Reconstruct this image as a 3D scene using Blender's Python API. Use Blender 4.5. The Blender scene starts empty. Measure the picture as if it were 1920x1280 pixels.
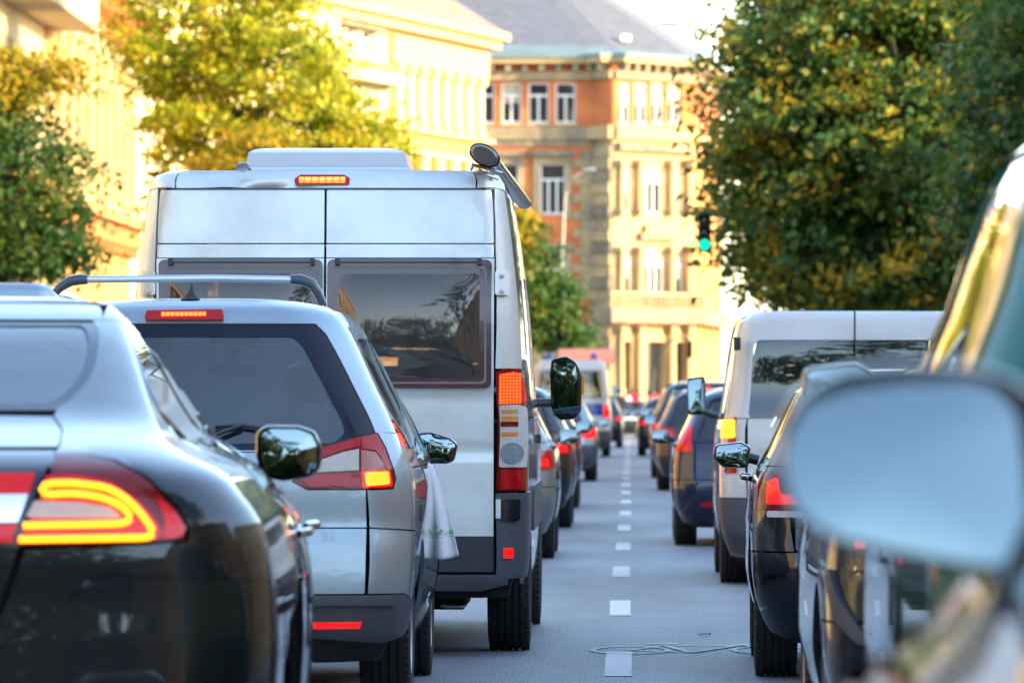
import bpy, bmesh, math, random
import numpy as np
from mathutils import Vector, Matrix
from mathutils.geometry import delaunay_2d_cdt

# ---------------------------------------------------------------- camera, sky, sun, exposure
FPX, HCAM = 12300.0, 1.30          # focal length in source pixels (1920 wide), eye height
SC = bpy.context.scene
COL = SC.collection
cam_d = bpy.data.cameras.new('camera')
cam = bpy.data.objects.new('camera', cam_d); COL.objects.link(cam)
cam.location = (0, 0, HCAM); cam.rotation_euler = (math.pi/2, 0, 0)
cam_d.sensor_width = 36.0
cam_d.lens = FPX/1920*36.0
cam_d.shift_x = -(1182-960)/1920
cam_d.shift_y = (755-640)/1920
cam_d.clip_start = 0.1; cam_d.clip_end = 4000
cam_d.dof.use_dof = True
cam_d.dof.focus_distance = 32.0
cam_d.dof.aperture_fstop = 7.5
SC.camera = cam

SUN_EL, SUN_AZ = math.radians(16), math.radians(111)     # azimuth from +Y towards +X
w = bpy.data.worlds.new('World'); SC.world = w; w.use_nodes = True
nt = w.node_tree
bg = nt.nodes['Background']
sky = nt.nodes.new('ShaderNodeTexSky'); sky.sky_type = 'NISHITA'
sky.sun_disc = False
sky.sun_elevation = SUN_EL; sky.sun_rotation = SUN_AZ
sky.air_density = 1.0; sky.dust_density = 0.6; sky.ozone_density = 1.0
nt.links.new(sky.outputs[0], bg.inputs[0]); bg.inputs[1].default_value = 0.15
sl = bpy.data.lights.new('sun', 'SUN'); sl.energy = 2.4; sl.angle = math.radians(0.5)
sl.color = (1.0, 0.74, 0.40)
so = bpy.data.objects.new('sun', sl); COL.objects.link(so)
sd = Vector((math.sin(SUN_AZ)*math.cos(SUN_EL), math.cos(SUN_AZ)*math.cos(SUN_EL), math.sin(SUN_EL)))
so.rotation_euler = sd.to_track_quat('Z', 'Y').to_euler()
so.location = (40, -10, 40)
SC.view_settings.view_transform = 'Standard'; SC.view_settings.look = 'None'
EXPO = 2.6; SC.view_settings.exposure = EXPO; SC.view_settings.gamma = 1.0
SC.view_settings.use_curve_mapping = False
SC.render.engine = 'CYCLES'
SC.cycles.use_denoising = True
SC.cycles.max_bounces = 8; SC.cycles.transparent_max_bounces = 24
SC.cycles.glossy_bounces = 5; SC.cycles.diffuse_bounces = 3
SC.cycles.sample_clamp_indirect = 6

R = math.radians
# ---------------------------------------------------------------- materials
def nodes(name):
    m = bpy.data.materials.new(name); m.use_nodes = True
    return m, m.node_tree, m.node_tree.nodes['Principled BSDF']
def setp(b, **k):
    for a, v in k.items():
        a = a.replace('_', ' ')
        if a in b.inputs: b.inputs[a].default_value = v
def mat(name, c, rough=.5, metal=0, coat=0, coat_rough=.03, var=0, scale=6, bump=0, bscale=60, spec=.5, c2=None, detail=4, stretch=None):
    m, t, b = nodes(name)
    c = tuple(c)+(1,)
    setp(b, Base_Color=c, Roughness=rough, Metallic=metal, Coat_Weight=coat, Coat_Roughness=coat_rough)
    b.inputs['Specular IOR Level'].default_value = spec
    if var or c2 or bump:
        tc = t.nodes.new('ShaderNodeTexCoord'); src = tc.outputs['Object']
        if stretch:
            mp = t.nodes.new('ShaderNodeMapping'); mp.inputs['Scale'].default_value = stretch
            t.links.new(src, mp.inputs[0]); src = mp.outputs[0]
    if var or c2:
        n = t.nodes.new('ShaderNodeTexNoise'); n.inputs['Scale'].default_value = scale; n.inputs['Detail'].default_value = detail
        n.inputs['Roughness'].default_value = .65
        t.links.new(src, n.inputs['Vector'])
        rp = t.nodes.new('ShaderNodeValToRGB')
        rp.color_ramp.elements[0].position = .3; rp.color_ramp.elements[1].position = .7
        lo = tuple(x*(1-var) for x in c[:3])+(1,); hi = tuple(min(1, x*(1+var)) for x in c[:3])+(1,)
        if c2: lo, hi = c, tuple(c2)+(1,)
        rp.color_ramp.elements[0].color = lo; rp.color_ramp.elements[1].color = hi
        t.links.new(n.outputs[0], rp.inputs[0]); t.links.new(rp.outputs[0], b.inputs['Base Color'])
    if bump:
        n2 = t.nodes.new('ShaderNodeTexNoise'); n2.inputs['Scale'].default_value = bscale; n2.inputs['Detail'].default_value = 3
        t.links.new(src, n2.inputs['Vector'])
        bp = t.nodes.new('ShaderNodeBump'); bp.inputs['Strength'].default_value = bump; bp.inputs['Distance'].default_value = .02
        t.links.new(n2.outputs[0], bp.inputs['Height']); t.links.new(bp.outputs[0], b.inputs['Normal'])
    return m
def paint(name, c, metal=.5, rough=.32, coat=1.0, dirt=.25):
    """car paint: coated base, faint dust that thickens unevenly"""
    m, t, b = nodes(name)
    setp(b, Metallic=metal, Coat_Weight=coat, Coat_Roughness=.02)
    b.inputs['Specular IOR Level'].default_value = .15
    tc = t.nodes.new('ShaderNodeTexCoord')
    n = t.nodes.new('ShaderNodeTexNoise'); n.inputs['Scale'].default_value = 2.2; n.inputs['Detail'].default_value = 7; n.inputs['Roughness'].default_value = .7
    t.links.new(tc.outputs['Object'], n.inputs['Vector'])
    rp = t.nodes.new('ShaderNodeValToRGB'); rp.color_ramp.elements[0].position = .42; rp.color_ramp.elements[1].position = .8
    rp.color_ramp.elements[0].color = tuple(c)+(1,)
    rp.color_ramp.elements[1].color = tuple(x*(1-dirt)+y*dirt for x, y in zip(c, (.16, .145, .12)))+(1,)
    t.links.new(n.outputs[0], rp.inputs[0]); t.links.new(rp.outputs[0], b.inputs['Base Color'])
    mr = t.nodes.new('ShaderNodeMapRange'); mr.inputs[1].default_value = .35; mr.inputs[2].default_value = .8
    mr.inputs[3].default_value = rough; mr.inputs[4].default_value = rough+.2
    t.links.new(n.outputs[0], mr.inputs[0]); t.links.new(mr.outputs[0], b.inputs['Roughness'])
    mr2 = t.nodes.new('ShaderNodeMapRange'); mr2.inputs[1].default_value = .4; mr2.inputs[2].default_value = .85
    mr2.inputs[3].default_value = .015; mr2.inputs[4].default_value = .09
    t.links.new(n.outputs[0], mr2.inputs[0]); t.links.new(mr2.outputs[0], b.inputs['Coat Roughness'])
    return m
def glass(name, tint=(.5, .55, .55), refl=1.5, gcol=(1, 1, 1), dusty=0.03, rough=.012):
    m = bpy.data.materials.new(name); m.use_nodes = True; t = m.node_tree
    t.nodes.clear(); o = t.nodes.new('ShaderNodeOutputMaterial')
    tr = t.nodes.new('ShaderNodeBsdfTransparent'); tr.inputs[0].default_value = tuple(tint)+(1,)
    gl = t.nodes.new('ShaderNodeBsdfGlossy'); gl.inputs['Roughness'].default_value = rough; gl.inputs[0].default_value = tuple(gcol)+(1,)
    fr = t.nodes.new('ShaderNodeFresnel'); fr.inputs[0].default_value = refl
    mx = t.nodes.new('ShaderNodeMixShader')
    t.links.new(fr.outputs[0], mx.inputs[0]); t.links.new(tr.outputs[0], mx.inputs[1]); t.links.new(gl.outputs[0], mx.inputs[2])
    df = t.nodes.new('ShaderNodeBsdfDiffuse'); df.inputs[0].default_value = (.35, .36, .36, 1)
    mx2 = t.nodes.new('ShaderNodeMixShader'); mx2.inputs[0].default_value = dusty
    t.links.new(mx.outputs[0], mx2.inputs[1]); t.links.new(df.outputs[0], mx2.inputs[2]); t.links.new(mx2.outputs[0], o.inputs[0])
    return m
def lit(name, c, strength, base=(.4, .02, .01), lens=0.0, lo=.35):
    strength = strength*.5
    """a lamp that is on; lens>0 breaks it into the small cells of the moulded lens"""
    m, t, b = nodes(name)
    setp(b, Base_Color=tuple(base)+(1,), Roughness=.12, Coat_Weight=1.0)
    b.inputs['Emission Color'].default_value = tuple(c)+(1,)
    b.inputs['Emission Strength'].default_value = strength
    b.inputs['Coat Weight'].default_value = .4; b.inputs['Specular IOR Level'].default_value = .2
    if lens:
        tc = t.nodes.new('ShaderNodeTexCoord'); sp = t.nodes.new('ShaderNodeSeparateXYZ'); t.links.new(tc.outputs['Object'], sp.inputs[0])
        outs = []
        for ax in (0, 2):
            a = t.nodes.new('ShaderNodeMath'); a.operation = 'MULTIPLY'; a.inputs[1].default_value = lens; t.links.new(sp.outputs[ax], a.inputs[0])
            s = t.nodes.new('ShaderNodeMath'); s.operation = 'SINE'; t.links.new(a.outputs[0], s.inputs[0])
            q = t.nodes.new('ShaderNodeMath'); q.operation = 'ABSOLUTE'; t.links.new(s.outputs[0], q.inputs[0]); outs.append(q)
        ml = t.nodes.new('ShaderNodeMath'); ml.operation = 'MULTIPLY'; t.links.new(outs[0].outputs[0], ml.inputs[0]); t.links.new(outs[1].outputs[0], ml.inputs[1])
        mr = t.nodes.new('ShaderNodeMapRange'); mr.inputs[1].default_value = .05; mr.inputs[2].default_value = .7
        mr.inputs[3].default_value = strength*lo; mr.inputs[4].default_value = strength
        t.links.new(ml.outputs[0], mr.inputs[0]); t.links.new(mr.outputs[0], b.inputs['Emission Strength'])
    return m
def lens(name, c, rough=.1, scale=0, bumpd=.6):
    m, t, b = nodes(name)
    setp(b, Base_Color=tuple(c)+(1,), Roughness=rough, Coat_Weight=.45, Coat_Roughness=.02)
    b.inputs['Specular IOR Level'].default_value = .2
    if scale:
        tc = t.nodes.new('ShaderNodeTexCoord'); w_ = t.nodes.new('ShaderNodeTexWave'); w_.inputs['Scale'].default_value = scale
        w_.bands_direction = 'X'; t.links.new(tc.outputs['Object'], w_.inputs['Vector'])
        bp = t.nodes.new('ShaderNodeBump'); bp.inputs['Strength'].default_value = bumpd; bp.inputs['Distance'].default_value = .01
        t.links.new(w_.outputs[0], bp.inputs['Height']); t.links.new(bp.outputs[0], b.inputs['Normal'])
    return m
M = {}
M['silver_blue'] = paint('silver_blue_paint', (.30, .36, .40), .75, .33)
M['silver_white'] = paint('silver_white_paint', (.66, .70, .70), .45, .34)
M['black'] = paint('black_paint', (.003, .0035, .006), 0, .3, dirt=.02)
M['navy'] = paint('navy_paint', (.010, .014, .045), .3, .3, dirt=.12)
M['anthracite'] = paint('anthracite_paint', (.018, .021, .028), .1, .35, dirt=.15)
M['white'] = paint('white_paint', (.52, .52, .51), 0, .4, dirt=.2)
M['grey'] = paint('grey_paint', (.18, .19, .20), .6, .33)
M['green'] = paint('dark_green_paint', (.006, .09, .075), .3, .3, dirt=.1)
M['bluestripe'] = paint('blue_stripe_paint', (.01, .05, .35), 0, .35)
M['plastic'] = mat('dark_trim_plastic', (.030, .034, .042), .55, var=.25, scale=9)
M['plastic_grey'] = mat('bumper_grey_plastic', (.055, .062, .075), .48, var=.2, scale=5)
M['rubber'] = mat('tyre_rubber', (.013, .013, .014), .8, var=.3, scale=12, bump=.25, bscale=90)
M['under'] = mat('underbody_black', (.008, .008, .008), .85)
M['inside'] = mat('interior_fabric', (.055, .058, .066), .85)
M['dash'] = mat('dashboard_plastic', (.02, .02, .022), .6)
M['rim'] = mat('wheel_alloy', (.45, .46, .48), .35, .9)
M['chrome'] = mat('chrome', (.75, .76, .78), .08, 1)
M['alu'] = mat('brushed_aluminium', (.62, .64, .66), .28, .9)
M['satin'] = mat('black_gloss_trim', (.012, .012, .014), .15, coat=.6)
M['frit'] = mat('glass_edge_band', (.006, .008, .022), .12, coat=.15, coat_rough=.01, spec=.2)
M['glass'] = glass('clear_car_glass', (.62, .68, .68), 1.62)
M['glass_dark'] = glass('tinted_car_glass', (.30, .36, .38), 1.75)
M['glass_rear'] = glass('heated_rear_glass', (.86, .94, .97), 1.78, dusty=.02)
M['acrylic'] = glass('brown_acrylic', (.48, .34, .29), 1.85, gcol=(1, .84, .74), dusty=.10, rough=.04)
M['acrylic_edge'] = mat('brown_acrylic_edge', (.075, .026, .034), .18, coat=.6)
M['mirror_near'] = mat('mirror_glass_near', (.235, .275, .275), .03, 1)
M['mirror'] = mat('mirror_glass', (.16, .20, .23), .015, 1)
M['red_lens'] = lens('red_lens', (.38, .003, .005), .2, 0)
M['deep_red'] = lens('deep_red_lens', (.17, .002, .003), .15)
M['clear_lens'] = lens('clear_lens', (.62, .60, .58), .12, 40)
M['bulb_lens'] = lens('round_clear_lens', (.24, .31, .38), .1, 70)
M['amber_lens'] = lens('amber_lens', (.75, .28, .05), .2, 30)
M['lit_yel'] = lit('brake_light_core', (1, .18, .012), 1.6, lens=0)
M['lit_cell'] = lit('brake_light_cells', (1, .045, .006), 2.0, lens=190, lo=.08)
M['lit_red'] = lit('tail_light_and_reflector_glow', (1, .008, .008), .50, base=(.3, .005, .006))
M['lit_red_soft'] = lit('tail_light_dim', (1, .006, .010), .17, base=(.16, .004, .006))
M['lit_orange'] = lit('indicator_on', (1, .26, .01), 1.5)
M['lit_bar'] = lit('led_light_bar', (1, .30, .006), 1.5)
M['green_lamp'] = lit('green_signal_lamp', (.0, 1, .42), .62, base=(0, .2, .1))
M['towel'] = mat('towel_cotton', (.80, .80, .84), .95, var=.06, scale=20, bump=.5, bscale=400)
M['towel_green'] = mat('green_embroidery', (.12, .50, .18), .9)
M['towel_brown'] = mat('brown_embroidery', (.35, .22, .16), .9)
M['awning'] = mat('awning_bag_vinyl', (.075, .060, .055), .32, coat=.35)
M['asphalt'] = mat('asphalt', (.155, .175, .20), .62, var=.12, scale=1.1, detail=9)
M['line'] = mat('road_line_paint', (.52, .53, .54), .7, var=.12, scale=14)
M['chalk'] = mat('worn_white_marking', (.20, .21, .23), .75, c2=(.62, .63, .65), scale=11)
M['kerb'] = mat('kerb_granite', (.24, .24, .24), .8, var=.25, scale=8)
M['paving'] = mat('pavement_slabs', (.22, .21, .20), .85, var=.2, scale=3)
M['ground'] = mat('ground_dirt', (.14, .12, .09), .95, var=.3, scale=.4)
M['white_badge'] = mat('badge_white', (.7, .72, .75), .3, .6)
M['leaf_brown'] = mat('dead_leaf', (.16, .055, .025), .8)
M['skin'] = mat('skin', (.45, .26, .18), .6)
M['cloth_dark'] = mat('dark_coat', (.015, .015, .02), .9)
M['cloth_light'] = mat('pale_jacket', (.5, .48, .5), .9)
# asphalt: fine aggregate
def asphalt_detail():
    t = M['asphalt'].node_tree; b = t.nodes['Principled BSDF']
    tc = t.nodes.new('ShaderNodeTexCoord')
    v = t.nodes.new('ShaderNodeTexNoise'); v.inputs['Scale'].default_value = 95; v.inputs['Detail'].default_value = 3
    mp = t.nodes.new('ShaderNodeMapping'); mp.inputs['Scale'].default_value = (1, .18, 1)
    t.links.new(tc.outputs['Object'], mp.inputs[0]); t.links.new(mp.outputs[0], v.inputs['Vector'])
    src = b.inputs['Base Color'].links[0].from_socket
    mx = t.nodes.new('ShaderNodeMix'); mx.data_type = 'RGBA'; mx.blend_type = 'OVERLAY'; mx.inputs[0].default_value = 1.0
    rp = t.nodes.new('ShaderNodeValToRGB'); rp.color_ramp.elements[0].position = .3; rp.color_ramp.elements[1].position = .7
    rp.color_ramp.elements[0].color = (.10, .10, .10, 1); rp.color_ramp.elements[1].color = (.88, .88, .88, 1)
    t.links.new(v.outputs[0], rp.inputs[0]); t.links.new(src, mx.inputs[6]); t.links.new(rp.outputs[0], mx.inputs[7])
    t.links.new(mx.outputs[2], b.inputs['Base Color'])
    # tar patches / stains with long soft shapes
    n = t.nodes.new('ShaderNodeTexNoise'); n.inputs['Scale'].default_value = .5; n.inputs['Detail'].default_value = 5
    mp2 = t.nodes.new('ShaderNodeMapping'); mp2.inputs['Scale'].default_value = (2.2, .25, 1)
    t.links.new(tc.outputs['Object'], mp2.inputs[0]); t.links.new(mp2.outputs[0], n.inputs['Vector'])
    mr = t.nodes.new('ShaderNodeMapRange'); mr.inputs[1].default_value = .35; mr.inputs[2].default_value = .65; mr.inputs[3].default_value = .68; mr.inputs[4].default_value = 1.16
    t.links.new(n.outputs[0], mr.inputs[0])
    m2 = t.nodes.new('ShaderNodeMix'); m2.data_type = 'RGBA'; m2.blend_type = 'MULTIPLY'; m2.inputs[0].default_value = 1
    t.links.new(mx.outputs[2], m2.inputs[6]); t.links.new(mr.outputs[0], m2.inputs[7]); t.links.new(m2.outputs[2], b.inputs['Base Color'])
    bp = t.nodes.new('ShaderNodeBump'); bp.inputs['Strength'].default_value = .7; bp.inputs['Distance'].default_value = .006
    t.links.new(v.outputs[0], bp.inputs['Height']); t.links.new(bp.outputs[0], b.inputs['Normal'])
asphalt_detail()

# ---------------------------------------------------------------- mesh helpers
def link(o, parent=None):
    COL.objects.link(o)
    if parent is not None: o.parent = parent
    return o
def tag(o, label=None, cat=None, group=None, kind=None):
    for k, v in (('label', label), ('category', cat), ('group', group), ('kind', kind)):
        if v: o[k] = v
    return o
def empty(name, loc=(0, 0, 0), rz=0, label=None, cat=None, group=None):
    o = bpy.data.objects.new(name, None); o.location = loc; o.rotation_euler = (0, 0, rz); COL.objects.link(o)
    o.empty_display_size = .3
    return tag(o, label, cat, group)
def mk(name, V, F, m, parent=None, smooth=False, N=None, sharp=None):
    me = bpy.data.meshes.new(name)
    V = np.asarray(V, float)
    me.from_pydata(V.tolist(), [], F if isinstance(F, list) else F.tolist())
    me.validate()
    if m is not None: me.materials.append(m)
    if smooth: me.polygons.foreach_set('use_smooth', [True]*len(me.polygons))
    if N is not None and len(me.vertices) == len(V):
        me.normals_split_custom_set_from_vertices(np.asarray(N, float).tolist())
    elif smooth and sharp:
        me.set_sharp_from_angle(angle=sharp)
    me.update()
    o = bpy.data.objects.new(name, me)
    return link(o, parent)
class MB:
    def __init__(s): s.V = []; s.F = []
    def add(s, V, F):
        n = len(s.V); s.V += [tuple(v) for v in V]; s.F += [tuple(i+n for i in f) for f in F]; return s
    def box(s, c, d, rot=None, bev=0):
        x, y, z = d[0]/2, d[1]/2, d[2]/2
        P = [Vector(p) for p in ((-x,-y,-z),(x,-y,-z),(x,y,-z),(-x,y,-z),(-x,-y,z),(x,-y,z),(x,y,z),(-x,y,z))]
        if rot is not None: P = [rot @ p for p in P]
        return s.add([p+Vector(c) for p in P], [(0,3,2,1),(4,5,6,7),(0,1,5,4),(1,2,6,5),(2,3,7,6),(3,0,4,7)])
    def rings(s, rs, caps=True, closed=True):
        n = len(rs[0]); V = [p for r in rs for p in r]; F = []
        for i in range(len(rs)-1):
            for j in range(n if closed else n-1):
                k = (j+1) % n
                F.append((i*n+j, i*n+k, (i+1)*n+k, (i+1)*n+j))
        if caps and closed: F += [tuple(range(n))[::-1], tuple(range((len(rs)-1)*n, len(rs)*n))]
        return s.add(V, F)
    def tube(s, pts, rad, n=10, squash=None):
        pts = [Vector(p) for p in pts]; rs = []
        if not isinstance(rad, (list, tuple)): rad = [rad]*len(pts)
        up = Vector((0, 0, 1))
        for i, p in enumerate(pts):
            d = (pts[min(i+1, len(pts)-1)]-pts[max(i-1, 0)]).normalized()
            u = d.cross(up) if abs(d.z) < .95 else d.cross(Vector((1, 0, 0)))
            u.normalize(); v = u.cross(d).normalized()
            q = squash or (1, 1)
            rs.append([p+u*math.cos(a)*rad[i]*q[0]+v*math.sin(a)*rad[i]*q[1] for a in [2*math.pi*k/n for k in range(n)]])
        return s.rings(rs)
    def lathe(s, prof, axis='x', n=24, c=(0, 0, 0)):
        rs = []
        for (h, r) in prof:
            ring = []
            for k in range(n):
                a = 2*math.pi*k/n; p, q = r*math.cos(a), r*math.sin(a)
                ring.append({'x': (c[0]+h, c[1]+p, c[2]+q), 'y': (c[0]-p, c[1]+h, c[2]+q), 'z': (c[0]+p, c[1]+q, c[2]+h)}[axis])
            rs.append(ring)
        return s.rings(rs)
    def build(s, name, m, parent=None, smooth=False, sharp=R(35)):
        return mk(name, s.V, [list(f) for f in s.F], m, parent, smooth, sharp=sharp if smooth else None)

def pchip(xs, ys):
    xs = np.asarray(xs, float); ys = np.asarray(ys, float)
    h = np.diff(xs); d = np.diff(ys)/h
    m = np.zeros_like(ys)
    for i in range(1, len(xs)-1):
        if d[i-1]*d[i] > 0:
            w1 = 2*h[i]+h[i-1]; w2 = h[i]+2*h[i-1]
            m[i] = (w1+w2)/(w1/d[i-1]+w2/d[i])
    m[0] = d[0]; m[-1] = d[-1]
    def f(x):
        x = np.clip(np.asarray(x, float), xs[0], xs[-1])
        i = np.clip(np.searchsorted(xs, x, side='right')-1, 0, len(xs)-2)
        t = (x-xs[i])/h[i]
        return ((1+2*t)*(1-t)**2*ys[i] + t*(1-t)**2*h[i]*m[i] + t*t*(3-2*t)*ys[i+1] + t*t*(t-1)*h[i]*m[i+1])
    return f
def fillet(P, r, n=4):
    if r <= 0: return P
    out = []; N = len(P)
    for i in range(N):
        a, b, c = Vector(P[i-1]), Vector(P[i]), Vector(P[(i+1) % N])
        u, v = a-b, c-b; lu, lv = u.length, v.length
        if lu < 1e-6 or lv < 1e-6: continue
        ang = u.angle(v)
        if ang > R(165): out.append(tuple(b)); continue
        k = min(r/math.tan(ang/2) if ang > .05 else r, lu*.45, lv*.45)
        p0, p1 = b+u/lu*k, b+v/lv*k
        for j in range(n+1):
            t = j/n; q = p0*(1-t)**2+b*2*t*(1-t)+p1*t*t; out.append(tuple(q))
    return out
def dens(P, h):
    out = []
    for i in range(len(P)):
        a = np.array(P[i]); b = np.array(P[(i+1) % len(P)])
        L = np.linalg.norm(b-a)
        if L < 1e-6: continue
        k = max(1, int(math.ceil(L/h)))
        out += [tuple(a+(b-a)*j/k) for j in range(k)]
    return out
def inpoly(x, y, P):
    x = np.asarray(x); y = np.asarray(y); c = np.zeros(x.shape, bool); P = np.asarray(P)
    x0, y0 = P[-1]
    for (x1, y1) in P:
        cond = ((y1 > y) != (y0 > y))
        with np.errstate(divide='ignore', invalid='ignore'):
            xi = (x0-x1)*(y-y1)/(y0-y1+1e-30)+x1
        c ^= cond & (x < xi); x0, y0 = x1, y1
    return c
def trimesh(outer, holes, h):
    """2D triangulation of a polygon with holes and inner grid points"""
    loops = [dens(outer, h)]+[dens(q, h) for q in holes]
    co = []; ed = []
    for lp in loops:
        n0 = len(co); co += lp; n = len(lp); ed += [(n0+i, n0+(i+1) % n) for i in range(n)]
    B = np.array(co)
    lo = B.min(0); hi = B.max(0)
    gx = np.arange(lo[0]+h*.5, hi[0], h); gy = np.arange(lo[1]+h*.5, hi[1], h)
    if len(gx)*len(gy):
        X, Y = np.meshgrid(gx, gy); X = X.ravel(); Y = Y.ravel()
        ok = inpoly(X, Y, loops[0])
        for lp in loops[1:]: ok &= ~inpoly(X, Y, lp)
        X = X[ok]; Y = Y[ok]
        if len(X):
            d = np.min((X[:, None]-B[None, :, 0])**2+(Y[:, None]-B[None, :, 1])**2, 1)
            k = d > (h*.42)**2
            co = co+list(zip(X[k], Y[k]))
    r = delaunay_2d_cdt([Vector(c) for c in co], ed, [], 0, 1e-7)
    V = np.array([tuple(v) for v in r[0]]); F = np.array([list(f) for f in r[2]])
    cen = V[F].mean(1)
    ok = inpoly(cen[:, 0], cen[:, 1], loops[0])
    for lp in loops[1:]: ok &= ~inpoly(cen[:, 0], cen[:, 1], lp)
    return V, F[ok], loops
def patch(name, fn, outer, m, parent, holes=(), h=.05, off=0.0, t=.012, rnd=0, hrnd=0, relief=None, smooth=True):
    """a sheet cut to a 2D outline, laid on the surface fn(u,v)->xyz with its edges turned in by t"""
    outer = fillet(list(outer), rnd); holes = [fillet(list(q), hrnd) for q in holes]
    V, F, loops = trimesh(outer, holes, h)
    e = 1e-3
    def PN(UV):
        u, v = UV[:, 0], UV[:, 1]
        P = fn(u, v); du = fn(u+e, v)-fn(u-e, v); dv = fn(u, v+e)-fn(u, v-e)
        n = np.cross(du, dv); l = np.linalg.norm(n, axis=1, keepdims=True); return P, n/np.maximum(l, 1e-12)
    P, n = PN(V)
    sg = fn.sign if hasattr(fn, 'sign') else 1
    n = n*sg
    if relief is not None:
        rr = relief(V[:, 0], V[:, 1]); P = P+n*(off+rr)[:, None]
    else: P = P+n*off
    a, b, c = P[F[:, 0]], P[F[:, 1]], P[F[:, 2]]
    fl = np.einsum('ij,ij->i', np.cross(b-a, c-a), n[F[:, 0]]) < 0
    F = F.copy(); F[fl] = F[fl][:, ::-1]
    VV = [P]; NN = [n]; FF = F.tolist(); k = len(P)
    if t > 0:
        for li, lp in enumerate(loops):
            L = np.array(lp); p, nn = PN(L); nn = nn*sg
            q = p+nn*off
            if relief is not None: q = q+nn*relief(L[:, 0], L[:, 1])[:, None]
            N_ = len(L)
            VV += [q, q-nn*t]
            NN += [np.zeros_like(q), np.zeros_like(q)]
            for i in range(N_):
                j = (i+1) % N_; FF.append([k+i, k+j, k+N_+j, k+N_+i])
            k += 2*N_
    VV = np.vstack(VV); NN = np.vstack(NN)
    me_o = mk(name, VV, FF, m, parent, smooth, None)
    if smooth:
        nf = len(F)
        me_o.data.polygons.foreach_set('use_smooth', [i < nf for i in range(len(me_o.data.polygons))])
        if relief is None and len(me_o.data.vertices) == len(NN):
            me_o.data.normals_split_custom_set_from_vertices(NN.tolist())
    return me_o
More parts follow.
